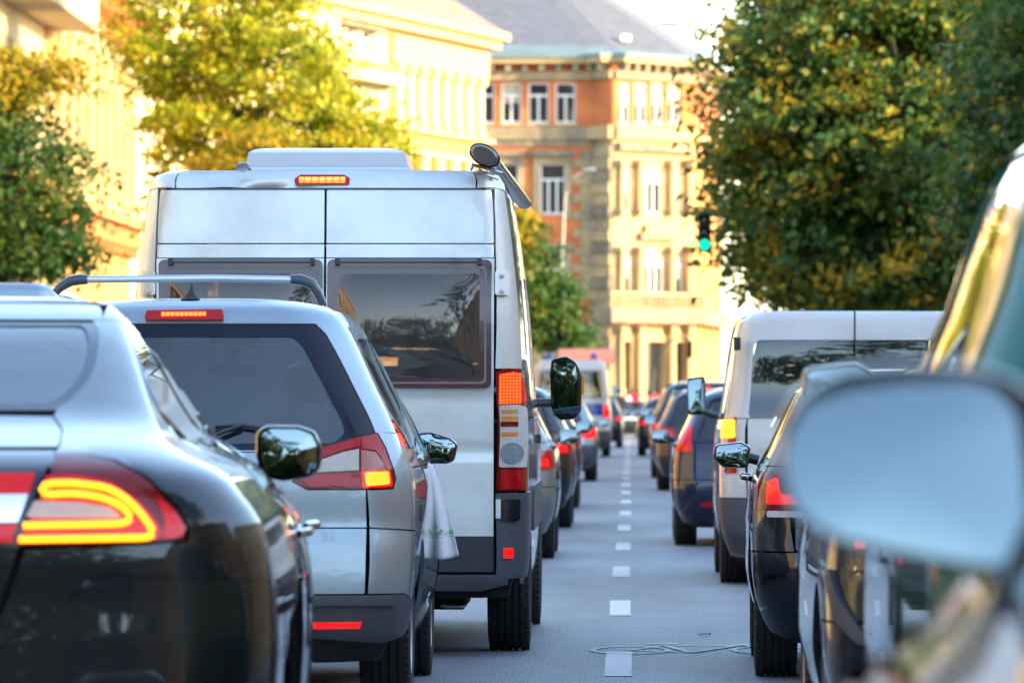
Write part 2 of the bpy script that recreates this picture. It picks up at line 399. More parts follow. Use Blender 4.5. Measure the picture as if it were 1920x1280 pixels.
# ---------------------------------------------------------------- car kit
class Body:
    """outer skin of a vehicle: y=0 rearmost, +y forward, x right, z up"""
    def __init__(s, rows, L, r0=.22, rf=.45, D=1.0, bow=.06, bulge=.02, fbow=.12):
        A = np.array(rows, float); s.L = L; s.rows = A
        s.w, s.yr, s.yf = pchip(A[:, 0], A[:, 1]), pchip(A[:, 0], A[:, 2]), pchip(A[:, 0], A[:, 3])
        s.w0 = A[:, 1].max(); s.r0 = r0; s.rf = rf; s.D = D; s.bow = bow; s.bulge = bulge; s.fbow = fbow
        s.A1 = s.w0-r0; s.C = r0*math.pi/2
        s.ztop = A[-1, 0]; s.bup = 0.0; s.rup = None
    def rz(s, z):
        if s.rup is None: return s.r0+0*np.asarray(z, float)
        q = np.clip((np.asarray(z, float)-1.10)/.14, 0, 1); return s.r0+(s.rup-s.r0)*q*q*(3-2*q)
    def flank(s, y, z):
        w, yr, yf = s.w(z), s.yr(z), s.yf(z)
        yc = yr+s.rz(z)+s.bow; yF = s.L-yf-s.rf-s.fbow
        q = np.clip((y-yc)/np.maximum(yF-yc, .3), 0, 1)
        kz = np.clip((z-1.12)/.1, 0, 1) if s.bup else 0.0
        x = w+s.bulge*(1-kz)*np.sin(np.pi*q)+s.bup*kz*np.clip((y-yc)/1.9, 0, 1)
        r = s.rz(z); d = np.clip((yc-y)/r, 0, 1); x = np.where(y < yc, w-r+r*np.sqrt(np.maximum(1-d*d, 0)), x)
        f = s.rf; d = np.clip((y-yF)/f, 0, 1); x = np.where(y > yF, w-f*.8+f*.8*np.sqrt(np.maximum(1-d*d, 0)), x)
        return x
    def Wf(s, a, z):
        a = np.asarray(a, float); z = np.asarray(z, float)
        w, yr = s.w(z), s.yr(z); r = s.rz(z); aa = np.abs(a)
        t = np.clip((aa-s.A1)/s.C, 0, 1)*math.pi/2
        x = np.where(aa <= s.A1, aa*(w-r)/s.A1, w-r+r*np.sin(t))
        y = np.where(aa <= s.A1, yr, yr+r*(1-np.cos(t))) + s.bow*np.minimum(x/w, 1)**2
        ss = np.maximum(0, aa-s.A1-s.C); yc = yr+r+s.bow
        y = y+ss-(yc-s.r0-s.bow)*(1-(1-np.minimum(ss/s.D, 1))**2)
        x = np.where(ss > 0, s.flank(y, z), x)
        return np.stack([np.sign(a)*x+0*y, y, z+0*a], 1)
    def Rf(s, x, z):
        x = np.asarray(x, float); ax = np.abs(x); w, yr = s.w(z), s.yr(z); r = s.rz(z)
        d = np.clip((ax-(w-r))/r, 0, .985)
        y = yr+r*(1-np.sqrt(1-d*d))+s.bow*np.minimum(ax/w, 1)**2
        return np.stack([x, y, z+0*x], 1)
    def Ff(s, x, z):
        x = np.asarray(x, float); ax = np.abs(x); w, yf = s.w(z), s.yf(z); r = s.rf
        d = np.clip((ax-(w-r*.8))/(r*.8), 0, .985)
        y = s.L-(yf+r*(1-np.sqrt(1-d*d))+s.fbow*np.minimum(ax/w, 1)**2)
        return np.stack([x, y, z+0*x], 1)
    def side(s, sg):
        def f(y, z): return np.stack([sg*s.flank(y, z), y, z+0*y], 1)
        f.sign = sg; return f
    def a_of_x(s, x, z):
        w = float(s.w(z)); r = float(s.rz(z)); ax = abs(x)
        if ax <= w-r: a = ax*s.A1/(w-r)
        else: a = s.A1+s.C*math.asin(min(1, (ax-(w-r))/r))/(math.pi/2)
        return math.copysign(a, x)
    def a_of_y(s, y, z, sg=1):
        lo, hi = s.A1, s.A1+s.C+s.L
        for _ in range(40):
            mid = (lo+hi)/2
            if s.Wf(np.array([mid]), np.array([z]))[0, 1] < y: lo = mid
            else: hi = mid
        return sg*lo
    def wpts(s, P):
        out = []
        for p in P:
            if len(p) == 2: out.append((s.a_of_x(*p), p[1]))
            else: out.append((s.a_of_y(p[1], p[2]), p[2]))
        return out
    def W(s): 
        f = lambda a, z: s.Wf(a, z); f.sign = 1; return f
    def Rr(s):
        f = lambda x, z: s.Rf(x, z); f.sign = 1; return f
    def Fr(s):
        f = lambda x, z: s.Ff(x, z); f.sign = -1; return f

def mir(P): return [((-p[0],)+tuple(p[1:])) for p in P][::-1]
def rear(B, name, m, P, par, sides='R', wrap=False, **k):
    """panel on the rear skin. P in (x,z) or ('y',y,z) when wrap. sides: R right, L left, B both, C as given"""
    Q = B.wpts(P) if wrap else P
    fn = B.W() if wrap else B.Rr(); out = []
    if sides in ('R', 'B', 'C'): out.append(patch(name, fn, Q, m, par, **k))
    if sides in ('L', 'B'): 
        kk = dict(k)
        if 'holes' in kk: kk['holes'] = [mir(q) for q in kk['holes']]
        out.append(patch(name, fn, mir(Q), m, par, **kk))
    return out
def flank(B, name, m, P, par, sides=(1, -1), **k):
    return [patch(name, B.side(sg), P, m, par, **k) for sg in sides]

TYRE = {}
def wheel_meshes(rad, wid, rimm='rim'):
    key = (round(rad, 3), round(wid, 3), rimm)
    if key in TYRE: return TYRE[key]
    h = wid/2; pr = [(-h*.80, rad*.60), (-h*.97, rad*.70), (-h, rad*.80), (-h*.96, rad*.91), (-h*.84, rad*.975), (-h*.74, rad*.992)]
    x = -h*.70
    for g in range(4):
        gx = -h*.5+g*h/3
        pr += [(gx-.006, rad*(1 if abs(gx) < h*.4 else .997)), (gx-.005, rad*.968), (gx+.005, rad*.968), (gx+.006, rad*(1 if abs(gx) < h*.4 else .997))]
    pr += [(h*.74, rad*.992), (h*.84, rad*.975), (h*.96, rad*.91), (h, rad*.80), (h*.97, rad*.70), (h*.80, rad*.60)]
    mb = MB().lathe(pr, 'x', 48)
    # shoulder blocks
    for k in range(56):
        a = 2*math.pi*k/56
        for sx in (-1, 1):
            rot = Matrix.Rotation(a, 3, 'X')
            mb.box(rot @ Vector((sx*h*.83, 0, rad*.972)), (h*.22, rad*.055, rad*.03), rot)
    ty = mb.build('wheel', M['rubber'], None, True, R(40))
    rb = MB()
    for sx in (-1, 1):
        rb.lathe([(sx*h*.86, rad*.66), (sx*h*.93, rad*.655), (sx*h*.80, rad*.60), (sx*h*.55, rad*.58)], 'x', 32)
        for k in range(7):
            a = 2*math.pi*k/7; rot = Matrix.Rotation(a, 3, 'X')
            rb.box(rot @ Vector((sx*h*.72, 0, rad*.34)), (h*.16, rad*.13, rad*.58), rot)
        rb.lathe([(sx*h*.80, rad*.15), (sx*h*.82, rad*.09), (sx*h*.6, rad*.02)], 'x', 16)
    ri = rb.build('rim', M[rimm], None, True, R(40))
    db = MB().lathe([(-h*.3, rad*.58), (h*.3, rad*.58)], 'x', 24).build('hub_disc', M['under'], None)
    TYRE[key] = (ty.data, ri.data, db.data)
    for o in (ty, ri, db): bpy.data.objects.remove(o)
    return TYRE[key]
def wheels(root, rad, wid, track, y1, y2, rimm='rim'):
    t, r, d = wheel_meshes(rad, wid, rimm)
    for y in (y1, y2):
        for sx in (-1, 1):
            o = link(bpy.data.objects.new('wheel', t), root); o.location = (sx*track, y, rad-.004)
            o.rotation_euler = (random.uniform(0, 1), 0, 0)
            link(bpy.data.objects.new('rim', r), o); link(bpy.data.objects.new('hub_disc', d), o)

def front_skin(B, m, root, z0, z1, y_to, name='front_end'):
    zs = np.concatenate([np.linspace(z0, z1-.16, 6), np.linspace(z1-.15, z1, 12)])
    us = np.linspace(-1, 1, 41); V = []; nz = len(zs)
    for z in zs:
        w, yf = float(B.w(z)), float(B.yf(z)); yF = B.L-yf-B.rf-B.fbow; r = B.rf
        pts = []
        for u in us:
            su = 1 if u >= 0 else -1; q = abs(u)
            if q < .5: x = (w-r*.8)*q/.5; y = B.L-yf-B.fbow*(x/w)**2
            elif q < .8: t = (q-.5)/.3*math.pi/2; x = w-r*.8+r*.8*math.sin(t); y = B.L-yf-B.fbow*min(x/w, 1)**2-r*(1-math.cos(t))
            else:
                y = yF-(q-.8)/.2*max(0, yF-y_to); x = float(B.flank(np.array(y), np.array(z)))
            pts.append((su*x, y, z))
        V += pts
    n = len(us); F = [(i*n+j, i*n+j+1, (i+1)*n+j+1, (i+1)*n+j) for i in range(nz-1) for j in range(n-1)]
    return mk(name, V, F, m, root, True, sharp=R(50))
def roof_cap(B, m, root, crown=.035, name='roof', inset=0.0):
    z = B.ztop; w, yr, yf = float(B.w(z)), float(B.yr(z)), float(B.yf(z))
    nx, ny = 27, 21; V = []
    for j in range(ny):
        v = -1+2*j/(ny-1)
        for i in range(nx):
            u = math.sin((-1+2*i/(nx-1))*math.pi/2)
            # superelliptic plan
            xe = w*.999
            x = u*xe
            rq = float(B.rz(z)); yb0 = yr+rq*(1-math.sqrt(max(0, 1-max(0, (abs(x)-(w-rq))/rq)**2)))+B.bow*(x/w)**2
            yb1 = B.L-(yf+B.rf*(1-math.sqrt(max(0, 1-max(0, (abs(x)-(w-B.rf*.8))/(B.rf*.8))**2)))+B.fbow*(x/w)**2)
            y = yb0+(yb1-yb0)*(v+1)/2
            if v > -.98 and v < .98: x = u*max(xe, float(B.flank(np.array(y), np.array(z))))
            V.append((x, y, z+crown*(1-u**4)*(1-v**4)))
    F = [(j*nx+i, j*nx+i+1, (j+1)*nx+i+1, (j+1)*nx+i) for j in range(ny-1) for i in range(nx-1)]
    return mk(name, V, F, m, root, True)
def liner(B, root, z0, z1, off=.035, floor_z=None):
    """dark inner tub so shut lines and wheel wells read black"""
    zs = np.linspace(z0, z1, 8); V = []; n = 0
    for z in zs:
        w, yr, yf = float(B.w(z))-off-.02, float(B.yr(z))+off, float(B.yf(z))+off
        pl = []
        r = B.r0; ys = [yr+B.bow*.3, yr+r+B.bow]+list(np.linspace(yr+r+B.bow+.2, B.L-yf-B.rf-B.fbow, 6))+[B.L-yf-B.fbow]
        xs = [w-r, w]+[w]*6+[w-B.rf]
        pl = list(zip(xs, ys)); pl = [(0, yr)]+pl+[(0, B.L-yf)]+[(-x, y) for x, y in pl[::-1]]
        n = len(pl); V += [(x, y, z) for x, y in pl]
    F = [(i*n+j, i*n+(j+1) % n, (i+1)*n+(j+1) % n, (i+1)*n+j) for i in range(len(zs)-1) for j in range(n)]
    F += [tuple(range(n)), tuple(range((len(zs)-1)*n, len(zs)*n))]
    return mk('underbody', V, F, M['under'], root)
def seat(root, x, y, z, h=.62, m='inside'):
    mb = MB()
    rs = []
    for (zz, ww, dd, yy) in ((0, .20, .07, 0), (.05, .24, .09, 0), (.3, .25, .09, -.04), (h-.14, .21, .07, -.08), (h-.07, .14, .05, -.09)):
        rs.append([(x+ww*math.copysign(abs(math.cos(a))**.6, math.cos(a)), y+yy+dd*math.copysign(abs(math.sin(a))**.8, math.sin(a)), z+zz) for a in [2*math.pi*k/16 for k in range(16)]])
    mb.rings(rs)
    o = mb.build('seat', M[m], root, True)
    rs = []
    for (zz, ww, dd) in ((0, .06, .03), (.02, .115, .05), (.09, .13, .055), (.16, .12, .05), (.19, .06, .02)):
        rs.append([(x+ww*math.copysign(abs(math.cos(a))**.7, math.cos(a)), y-.1+dd*math.sin(a), z+h-.04+zz) for a in [2*math.pi*k/14 for k in range(14)]])
    hb = MB().rings(rs)
    for sx in (-.05, .05): hb.tube([(x+sx, y-.1, z+h-.12), (x+sx, y-.1, z+h)], .006, 6)
    hb.build('headrest', M[m], o, True)
    return o
def cabin(root, ys, z, xd=.38, rows=(0,), ymir=None, zmir=1.3, ywheel=None, zwheel=1.0, xdrv=-.38, h=.62):
    for yy in ys:
        for sx in (-1, 1): seat(root, sx*xd, yy, z, h)
    if ymir: 
        mb = MB(); rs = []
        for (yy, q) in ((-.012, .9), (-.008, 1), (.012, .95), (.03, .5)):
            rs.append([(q*.115*math.copysign(abs(math.cos(a))**.7, math.cos(a)), ymir+yy, zmir+q*.032*math.sin(a)) for a in [2*math.pi*k/16 for k in range(16)]])
        mb.rings(rs).tube([(0, ymir+.02, zmir+.01), (0, ymir+.06, zmir+.08)], .012, 8)
        mb.build('rear_view_mirror', M['dash'], root, True)
    if ywheel:
        pts = []; 
        for k in range(25):
            a = 2*math.pi*k/24; pts.append((xdrv+.18*math.cos(a), ywheel+.05*math.sin(a), zwheel+.17*math.sin(a)))
        MB().tube(pts, .014, 8).box((xdrv, ywheel+.02, zwheel), (.30, .03, .05)).build('steering_wheel', M['dash'], root, True)
def side_mirror(root, outline, y, depth=.16, m='satin', arm=None, tilt=R(6), yaw=0, lip=.90, name='side_mirror', glassm='mirror', fil=.03, gshift=0.0, convex=.002):
    """outline: closed (x,z) polygon of the housing seen from behind, about its own centre"""
    P = fillet(outline, fil, 4); P = dens(P, .03); n = len(P)
    cx = sum(p[0] for p in P)/n; cz = sum(p[1] for p in P)/n
    def ring(k, yy, kz=None): return [(cx+(p[0]-cx)*k, yy, cz+(p[1]-cz)*(kz or k)) for p in P]
    mb = MB(); mb.rings([ring(lip-.01, y+.012), ring(lip, y+.0), ring(.97, y-.012), ring(1, y), ring(1.0, y+depth*.25), ring(.93, y+depth*.6), ring(.78, y+depth*.85), ring(.45, y+depth)])
    if arm: mb.tube([Vector(p) for p in arm], [.035]*len(arm), 10, (1, .8))
    o = mb.build(name, M[m], root, True, R(50))
    o.data.polygons[0].use_smooth = True
    # glass, tipped up a little
    ca, sa = math.tan(tilt), math.tan(yaw)
    rg = [(p[0]+gshift, p[1], p[2]) for p in ring(lip-.02, 0)]
    gcx = cx+gshift
    base = [(p[0], y-.002+(p[2]-cz)*ca+(p[0]-gcx)*sa, p[2]) for p in rg]
    mx = max(v[1] for v in base); base = [(u, v-(mx-(y+.008)), q) for u, v, q in base]
    yc_ = sum(v[1] for v in base)/len(base); V = []; n = len(base); ks = (1, .8, .6, .4, .2)
    for k in ks: V += [(gcx+(u-gcx)*k, yc_+(v-yc_)*k-convex*(1-k*k), cz+(q-cz)*k) for u, v, q in base]
    V.append((gcx, yc_-convex, cz))
    F = [(i*n+j_, i*n+(j_+1) % n, (i+1)*n+(j_+1) % n, (i+1)*n+j_) for i in range(len(ks)-1) for j_ in range(n)]
    F += [((len(ks)-1)*n+j_, (len(ks)-1)*n+(j_+1) % n, len(ks)*n) for j_ in range(n)]
    mk('mirror_glass', V, F, M[glassm], o, True)
    return o

def arch_side(B, root, m, ys, zs, zb, arches, h=.09, names=None, sides=(1, -1), t=.02, gap=.006):
    """flank below the windows split at ys; zb(y) = belt height; arches = [(y, r, zc)]"""
    for k in range(len(ys)-1):
        y0, y1 = ys[k]+(gap/2 if k else 0), ys[k+1]-gap/2
        # bottom edge with arches
        pts = []
        y = y0; N = max(8, int((y1-y0)/.05))
        for i in range(N+1):
            yy = y0+(y1-y0)*i/N; z = zs
            for (ya, r, zc) in arches:
                if abs(yy-ya) < r: z = max(z, zc+math.sqrt(r*r-(yy-ya)**2))
            pts.append((yy, z))
        top = [(y1-(y1-y0)*i/6, zb(y1-(y1-y0)*i/6)) for i in range(7)]
        P = pts+top
        nm = (names[k] if names else 'door')
        flank(B, nm, m, P, root, sides, h=h, t=t)

# ---- a complete simple car from a style and dimensions
def fast_car(name, loc, rz, label, group, style, L, W, H, col, cat='car', lights=None, lit_=True, h=.09, mirror=True, glassm='glass_dark', bumper='body', detail=True, wheel_r=.31, wb=None, high=True, plate=True, belt=None, mirror_tilt=R(5)):
    root = empty(name, loc, rz, label, cat, group)
    w = W/2; k = H/1.46
    zb0 = belt or (.93*k if style != 'van' else 1.15*H/1.98)
    if style == 'hatch':
        rows = [(.18, w-.10, .14, .22), (.34, w-.03, .03, .05), (.52, w, .0, .0), (.70*k, w, .03, .02), (.82*k, w-.01, .05, .12), (.90*k, w-.02, .07, .45), (.97*k, w-.05, .10, .95), (1.1*k, w-.12, .17, 1.25),
                (1.28*k, w-.20, .30, 1.62), (1.36*k, w-.25, .36, 1.82), (1.41*k, w-.33, .44, 2.0), (1.435*k, w-.42, .52, 2.12)]
        gl = dict(z0=.98*k, z1=1.34*k); roofc = .03
    elif style == 'sedan':
        rows = [(.18, w-.12, .14, .22), (.34, w-.03, .03, .05), (.52, w, .0, .0), (.70*k, w, .02, .02), (.85*k, w-.02, .05, .15), (.93*k, w-.04, .10, .5), (.98*k, w-.08, .42, .98), (1.04*k, w-.12, .72, 1.15), (1.1*k, w-.16, .88, 1.3),
                (1.28*k, w-.25, 1.22, 1.68), (1.36*k, w-.30, 1.42, 1.88), (1.41*k, w-.37, 1.62, 2.05), (1.435*k, w-.45, 1.8, 2.2)]
        gl = dict(z0=1.05*k, z1=1.36*k); roofc = .03
    else:
        rows = [(.22, w-.08, .10, .20), (.40, w-.02, .01, .04), (.60, w, 0, 0), (.85, w, .02, .04), (1.0, w-.01, .03, .14), (1.12, w-.02, .04, .62), (1.2, w-.04, .05, .85), (H*.70, w-.07, .08, 1.15),
                (H*.86, w-.11, .10, 1.45), (H*.93, w-.135, .125, 1.62), (H*.972, w-.17, .16, 1.8), (H*.990, w-.27, .28, 1.95)]
        gl = dict(z0=H*.60, z1=H*.885); roofc = .03
    B = Body(rows, L, r0=.20 if style != 'van' else .14, rf=.4, D=4.2 if style == 'sedan' else 1.2, bow=.06 if style != 'van' else .03)
    zt = rows[-1][0]; zb = zb0
    wbase = wb or L*.60; y1 = L*.19 if style != 'sedan' else L*.22; y2 = y1+wbase
    m = M[col]; mbump = m if bumper == 'body' else M['plastic_grey']
    liner(B, root, .17, zb-.02)
    bz = .60 if style != 'van' else .62
    A = B.a_of_x
    ycorn = 'y'
    yq = .36
    # bumper and tailgate
    rear(B, 'bumper', mbump, [(0, .20), (w-.16, .20), ('y', y1-wheel_r-.08, .24), ('y', y1-wheel_r-.07, bz), (w-.2, bz), (0, bz)][0:6] if False else
         [(-(0), .20), (w-.16, .20), ('y', y1-wheel_r-.09, .24), ('y', y1-wheel_r-.06, bz), (0, bz)], root, 'R', wrap=True, h=h, t=.02)
    rear(B, 'bumper', mbump, [(0, .20), (w-.16, .20), ('y', y1-wheel_r-.09, .24), ('y', y1-wheel_r-.06, bz), (0, bz)], root, 'L', wrap=True, h=h, t=.02)
    xg = w-.20
    zg = zb+.04
    P = [(-xg, bz+.008), (xg, bz+.008), (xg, zg), (-xg, zg)]
    if style == 'sedan': P = [(-xg, bz+.008), (xg, bz+.008), (xg-.04, gl['z0']-.01), (-xg+.04, gl['z0']-.01)]
    rear(B, 'tailgate', m, P, root, 'C', h=h, rnd=.02)
    zq = zg if style != 'sedan' else gl['z0']-.01
    xq = xg if style != 'sedan' else xg-.04
    rear(B, 'quarter_panel', m, [(xg+.007, bz+.008), ('y', y1-wheel_r-.0, bz+.008), ('y', y1-wheel_r-.0, zq), (xq+.007, zq)], root, 'B', wrap=True, h=h, t=.015)
    # greenhouse: rear frame with glass
    zr1 = zt-.002
    wr = lambda z: float(B.w(z))
    if style == 'van':
        gx0, gx1 = w-.20, wr(gl['z1'])-.13
        rear(B, 'rear_frame', m, B_frame(B, zq+.006, zr1), root, 'C', wrap=True, h=h, holes=[[(B.a_of_x(-gx0, gl['z0']), gl['z0']), (B.a_of_x(gx0, gl['z0']), gl['z0']), (B.a_of_x(gx1, gl['z1']), gl['z1']), (B.a_of_x(-gx1, gl['z1']), gl['z1'])]], hrnd=.06, t=.02)
    else:
        gx0, gx1 = wr(gl['z0'])-.16, wr(gl['z1'])-.12
        rear(B, 'rear_frame', m, B_frame(B, zq+.006, zr1), root, 'C', wrap=True, h=h, holes=[[(B.a_of_x(-gx0, gl['z0']), gl['z0']), (B.a_of_x(gx0, gl['z0']), gl['z0']), (B.a_of_x(gx1, gl['z1']), gl['z1']), (B.a_of_x(-gx1, gl['z1']), gl['z1'])]], hrnd=.05, t=.02)
    rear(B, 'rear_window', M[glassm], [(-gx0-.01, gl['z0']-.01), (gx0+.01, gl['z0']-.01), (gx1+.01, gl['z1']+.01), (-gx1-.01, gl['z1']+.01)], root, 'C', off=-.012, t=0, h=h)
    # flanks
    belt_f = (lambda y: zb if y < L-1.35 else zb-(y-(L-1.35))*.10)
    ydr = y1+.42
    ys = [y1-wheel_r+.0, ydr, ydr+.92, L-1.42, L-.75]
    arch_side(B, root, m, ys, .24, belt_f, [(y1, wheel_r+.045, wheel_r), (y2, wheel_r+.045, wheel_r)], h=h, names=['quarter_panel', 'rear_door', 'front_door', 'fender'])
    zw0, zw1 = zb+.05, zt-.10
    yA0, yA1 = L-float(B.yf(zw0))-.38, L-float(B.yf(zw1))-.42
    yR0, yR1 = float(B.yr(zw0))+.42, float(B.yr(zw1))+.42
    ym = (yA0*.52+yR0*.48)
    wins = [[(yR0+.02, zw0), (ym-.05, zw0), (ym-.05, zw1), (yR1+.04, zw1)], [(ym+.05, zw0), (yA0, zw0), (yA1, zw1), (ym+.05, zw1)]]
    def ye(z, e=.0): return float(B.yr(z))+B.r0+B.bow+e
    def yf_(z, e=.0): return L-float(B.yf(z))-.18+e
    top = zr1
    out = [(ye(zb+.005), zb+.005), (yf_(zb+.005), zb+.005)]+[(yf_(z), z) for z in np.linspace(zb+.06, top, 8)]+[(ye(z), z) for z in np.linspace(top, zb+.06, 8)]
    flank(B, 'side_frame', m, out, root, h=h, holes=wins, hrnd=.03, t=.02)
    for wn in wins:
        flank(B, 'side_window', M['glass_dark'], wn, root, off=-.008, t=0, h=.12)
    front_skin(B, m, root, .2, zb-.0 if style != 'van' else 1.14, L-.76)
    zc = zb+.0 if style != 'van' else 1.14
    f0, f1 = zc+.01, zt-.02
    patch('windscreen', B.Fr(), [(-wr(f0)+.16, f0), (wr(f0)-.16, f0), (wr(f1)-.16, f1), (-wr(f1)+.16, f1)], M['glass'], root, t=0, h=.12)
    roof_cap(B, m, root, H-zt-.005)
    wheels(root, wheel_r, .205, w-.115, y1, y2)
    # lamps
    for (mm, P, off) in (lights if lights is not None else default_lights(B, w, k, style, lit_)):
        rear(B, 'tail_light', M[mm], P, root, 'B', wrap=True, off=off, t=.02, h=.06, rnd=.02)
    if high: rear(B, 'high_brake_light', M['lit_red' if lit_ else 'red_lens'], [(-.14, gl['z1']+.02), (.14, gl['z1']+.02), (.14, gl['z1']+.045), (-.14, gl['z1']+.045)], root, 'C', off=.004, t=.01, h=.06, rnd=.01)
    rear(B, 'reflector', M['red_lens'], [(w-.42, .36), (w-.25, .36), (w-.25, .40), (w-.42, .40)], root, 'B', off=.004, t=.01, h=.06)
    if plate: rear(B, 'licence_plate', M['line'], [(-.26, .70*k), (.26, .70*k), (.26, .70*k+.11), (-.26, .70*k+.11)], root, 'C', off=.006, t=.006, h=.1)
    if mirror:
        ym_ = yA0-.10; zz = zb+.08; x0 = float(B.w(zb))+.02
        s_ = 1.0 if style != 'van' else 1.2
        if style != 'van':
            O = [(x0+.02, zz-.07), (x0+.15, zz-.065), (x0+.20, zz-.02), (x0+.19, zz+.05), (x0+.06, zz+.065), (x0+.01, zz+.04)]
        else:
            O = [(x0+.06, zz-.02), (x0+.20, zz-.02), (x0+.21, zz+.26), (x0+.07, zz+.28)]
        for sg in (1, -1):
            OO = O if sg > 0 else [(-p[0], p[1]) for p in O][::-1]
            side_mirror(root, OO, ym_, .13, 'satin' if style == 'van' else col, arm=[(sg*(x0-.03), ym_+.06, zz-.03), (sg*(x0+.08), ym_+.06, zz)], tilt=mirror_tilt)
    if detail: cabin(root, [L-2.5], zb-.35, ymir=L-float(B.yf(zt-.15))-.35, zmir=zt-.17, ywheel=L-1.9, zwheel=zb)
    return root, B
def B_frame(B, z0, z1, e=0.0):
    """outline in wrapped coordinates of the rear greenhouse up to where the flank begins"""
    a = B.A1+B.C
    return _raw([(-a, z0), (a, z0)]+[(a, z) for z in np.linspace(z0, z1, 6)[1:]]+[(-a, z) for z in np.linspace(z1, z0, 6)[:-1]])
class _raw(list): pass
_ow = Body.wpts
def _wp(s, P):
    if isinstance(P, _raw): return list(P)
    return _ow(s, P)
Body.wpts = _wp
def default_lights(B, w, k, style, on):
    if style == 'van':
        z0 = .78
        return [('red_lens', [(w-.12, z0), ('y', .10, z0), ('y', .12, z0+.52), (w-.12, z0+.52)], .006),
                ('lit_orange' if on else 'amber_lens', [(w-.11, z0+.33), (w-.015, z0+.33), (w-.02, z0+.50), (w-.11, z0+.50)], .011)]
    z0 = .74*k
    r = [('red_lens', [(w-.32, z0), ('y', .26, z0+.02), ('y', .34, z0+.17), (w-.24, z0+.16)], .006)]
    r.append(('lit_red' if on else 'deep_red', [(w-.22, z0+.03), (w-.06, z0+.03), (w-.07, z0+.10), (w-.22, z0+.10)], .012))
    return r
# ================================================================ setting: road first
LANE_X = -.066
def px2(x, y, s): return ((x-1182)/s, HCAM+(755-y)/s)
def street():
    g = MB().box((0, 250, -.16), (1800, 2400, .2)).build('ground', M['ground']); tag(g, kind='structure')
    r = mk('road', [(-7.2, -160, 0), (5.2, -160, 0), (5.2, 232, 0), (26, 330, 0), (-3, 330, 0), (-7.2, 232, 0)], [[0, 1, 2, 3, 4, 5]], M['asphalt']); tag(r, kind='structure')
    k0 = -5
    base = None
    for k in range(-4, 24):
        z = 32.7+8.9*k
        if z > 225: break
        jit = random.uniform(-.012, .012)
        V = []
        n = 10; L0, W0 = 3.05, .133
        left = [(-W0/2+random.uniform(-.003, .003), -L0/2+L0*i/n) for i in range(n+1)]
        right = [(W0/2+random.uniform(-.003, .003), L0/2-L0*i/n) for i in range(n+1)]
        P = left+right
        mk('lane_dash', [(LANE_X+jit+a, z+b, .004) for a, b in P], [list(range(len(P)))[::-1]], M['line'], r)
    # bicycle pictogram
    bm = MB()
    def ring(cx, cy, rx, ry, t, n=36):
        V = []; F = []
        for i in range(n):
            a = 2*math.pi*i/n; c, s_ = math.cos(a), math.sin(a)
            V += [(cx+c*rx, cy+s_*ry, .0045), (cx+c*(rx-t), cy+s_*(ry-t*2.2), .0045)]
        for i in range(n):
            j = (i+1) % n; F.append((2*i, 2*i+1, 2*j+1, 2*j))
        bm.add(V, F)
    def bar(a, b, t, z=.0045):
        a = Vector(a); b = Vector(b); d = (b-a).normalized(); p = Vector((-d.y, d.x))*t/2
        bm.add([(a.x+p.x, a.y+p.y, z), (a.x-p.x, a.y-p.y, z), (b.x-p.x, b.y-p.y, z), (b.x+p.x, b.y+p.y, z)], [(0, 1, 2, 3)])
    ring(.0, 34.45, .215, .55, .035); ring(.74, 34.45, .215, .55, .035)
    bar((.0, 34.45), (.18, 35.1), .045, .0048); bar((.0, 34.45), (.32, 34.1), .04, .0051); bar((.18, 35.1), (.32, 34.1), .045, .0054)
    bar((.18, 35.05), (.58, 35.1), .06, .0057); bar((.32, 34.1), (.58, 35.1), .045, .0060); bar((.58, 35.3), (.74, 34.45), .05, .0063)
    bar((.08, 35.3), (.26, 35.3), .1, .0066)
    bm.build('bicycle_marking', M['chalk'], r)
    for sx, x0, x1 in ((-1, -7.2, -15.9), (1, 5.2, 14.5)):
        pv = MB().box(((x0+x1)/2+sx*.08, 36, .0), (abs(x1-x0)-.16, 392, .24)).build('pavement', M['paving']); tag(pv, kind='structure')
        kb = MB()
        kerb = tag(MB().box((x0+sx*.075, 36, .005), (.15, 392, .25)).build('kerb', M['kerb']), kind='structure')
    # dead leaf on the road
    V = []; 
    for i in range(9):
        a = 2*math.pi*i/9; V.append((.425+.026*math.cos(a)*(1+.3*math.sin(3*a)), 36.6+.06*math.sin(a), .008+.012*abs(math.sin(2*a))))
    lf = mk('fallen_leaf', V+[(.425, 36.6, .01)], [[i, (i+1) % 9, 9] for i in range(9)], M['leaf_brown'])
    MB().tube([(.405, 36.6, .010), (.375, 36.58, .012)], .003, 6).build('stem', M['leaf_brown'], lf)
    tag(lf, 'curled brown dead leaf lying alone on the asphalt beyond the bicycle marking', 'leaf')
street()

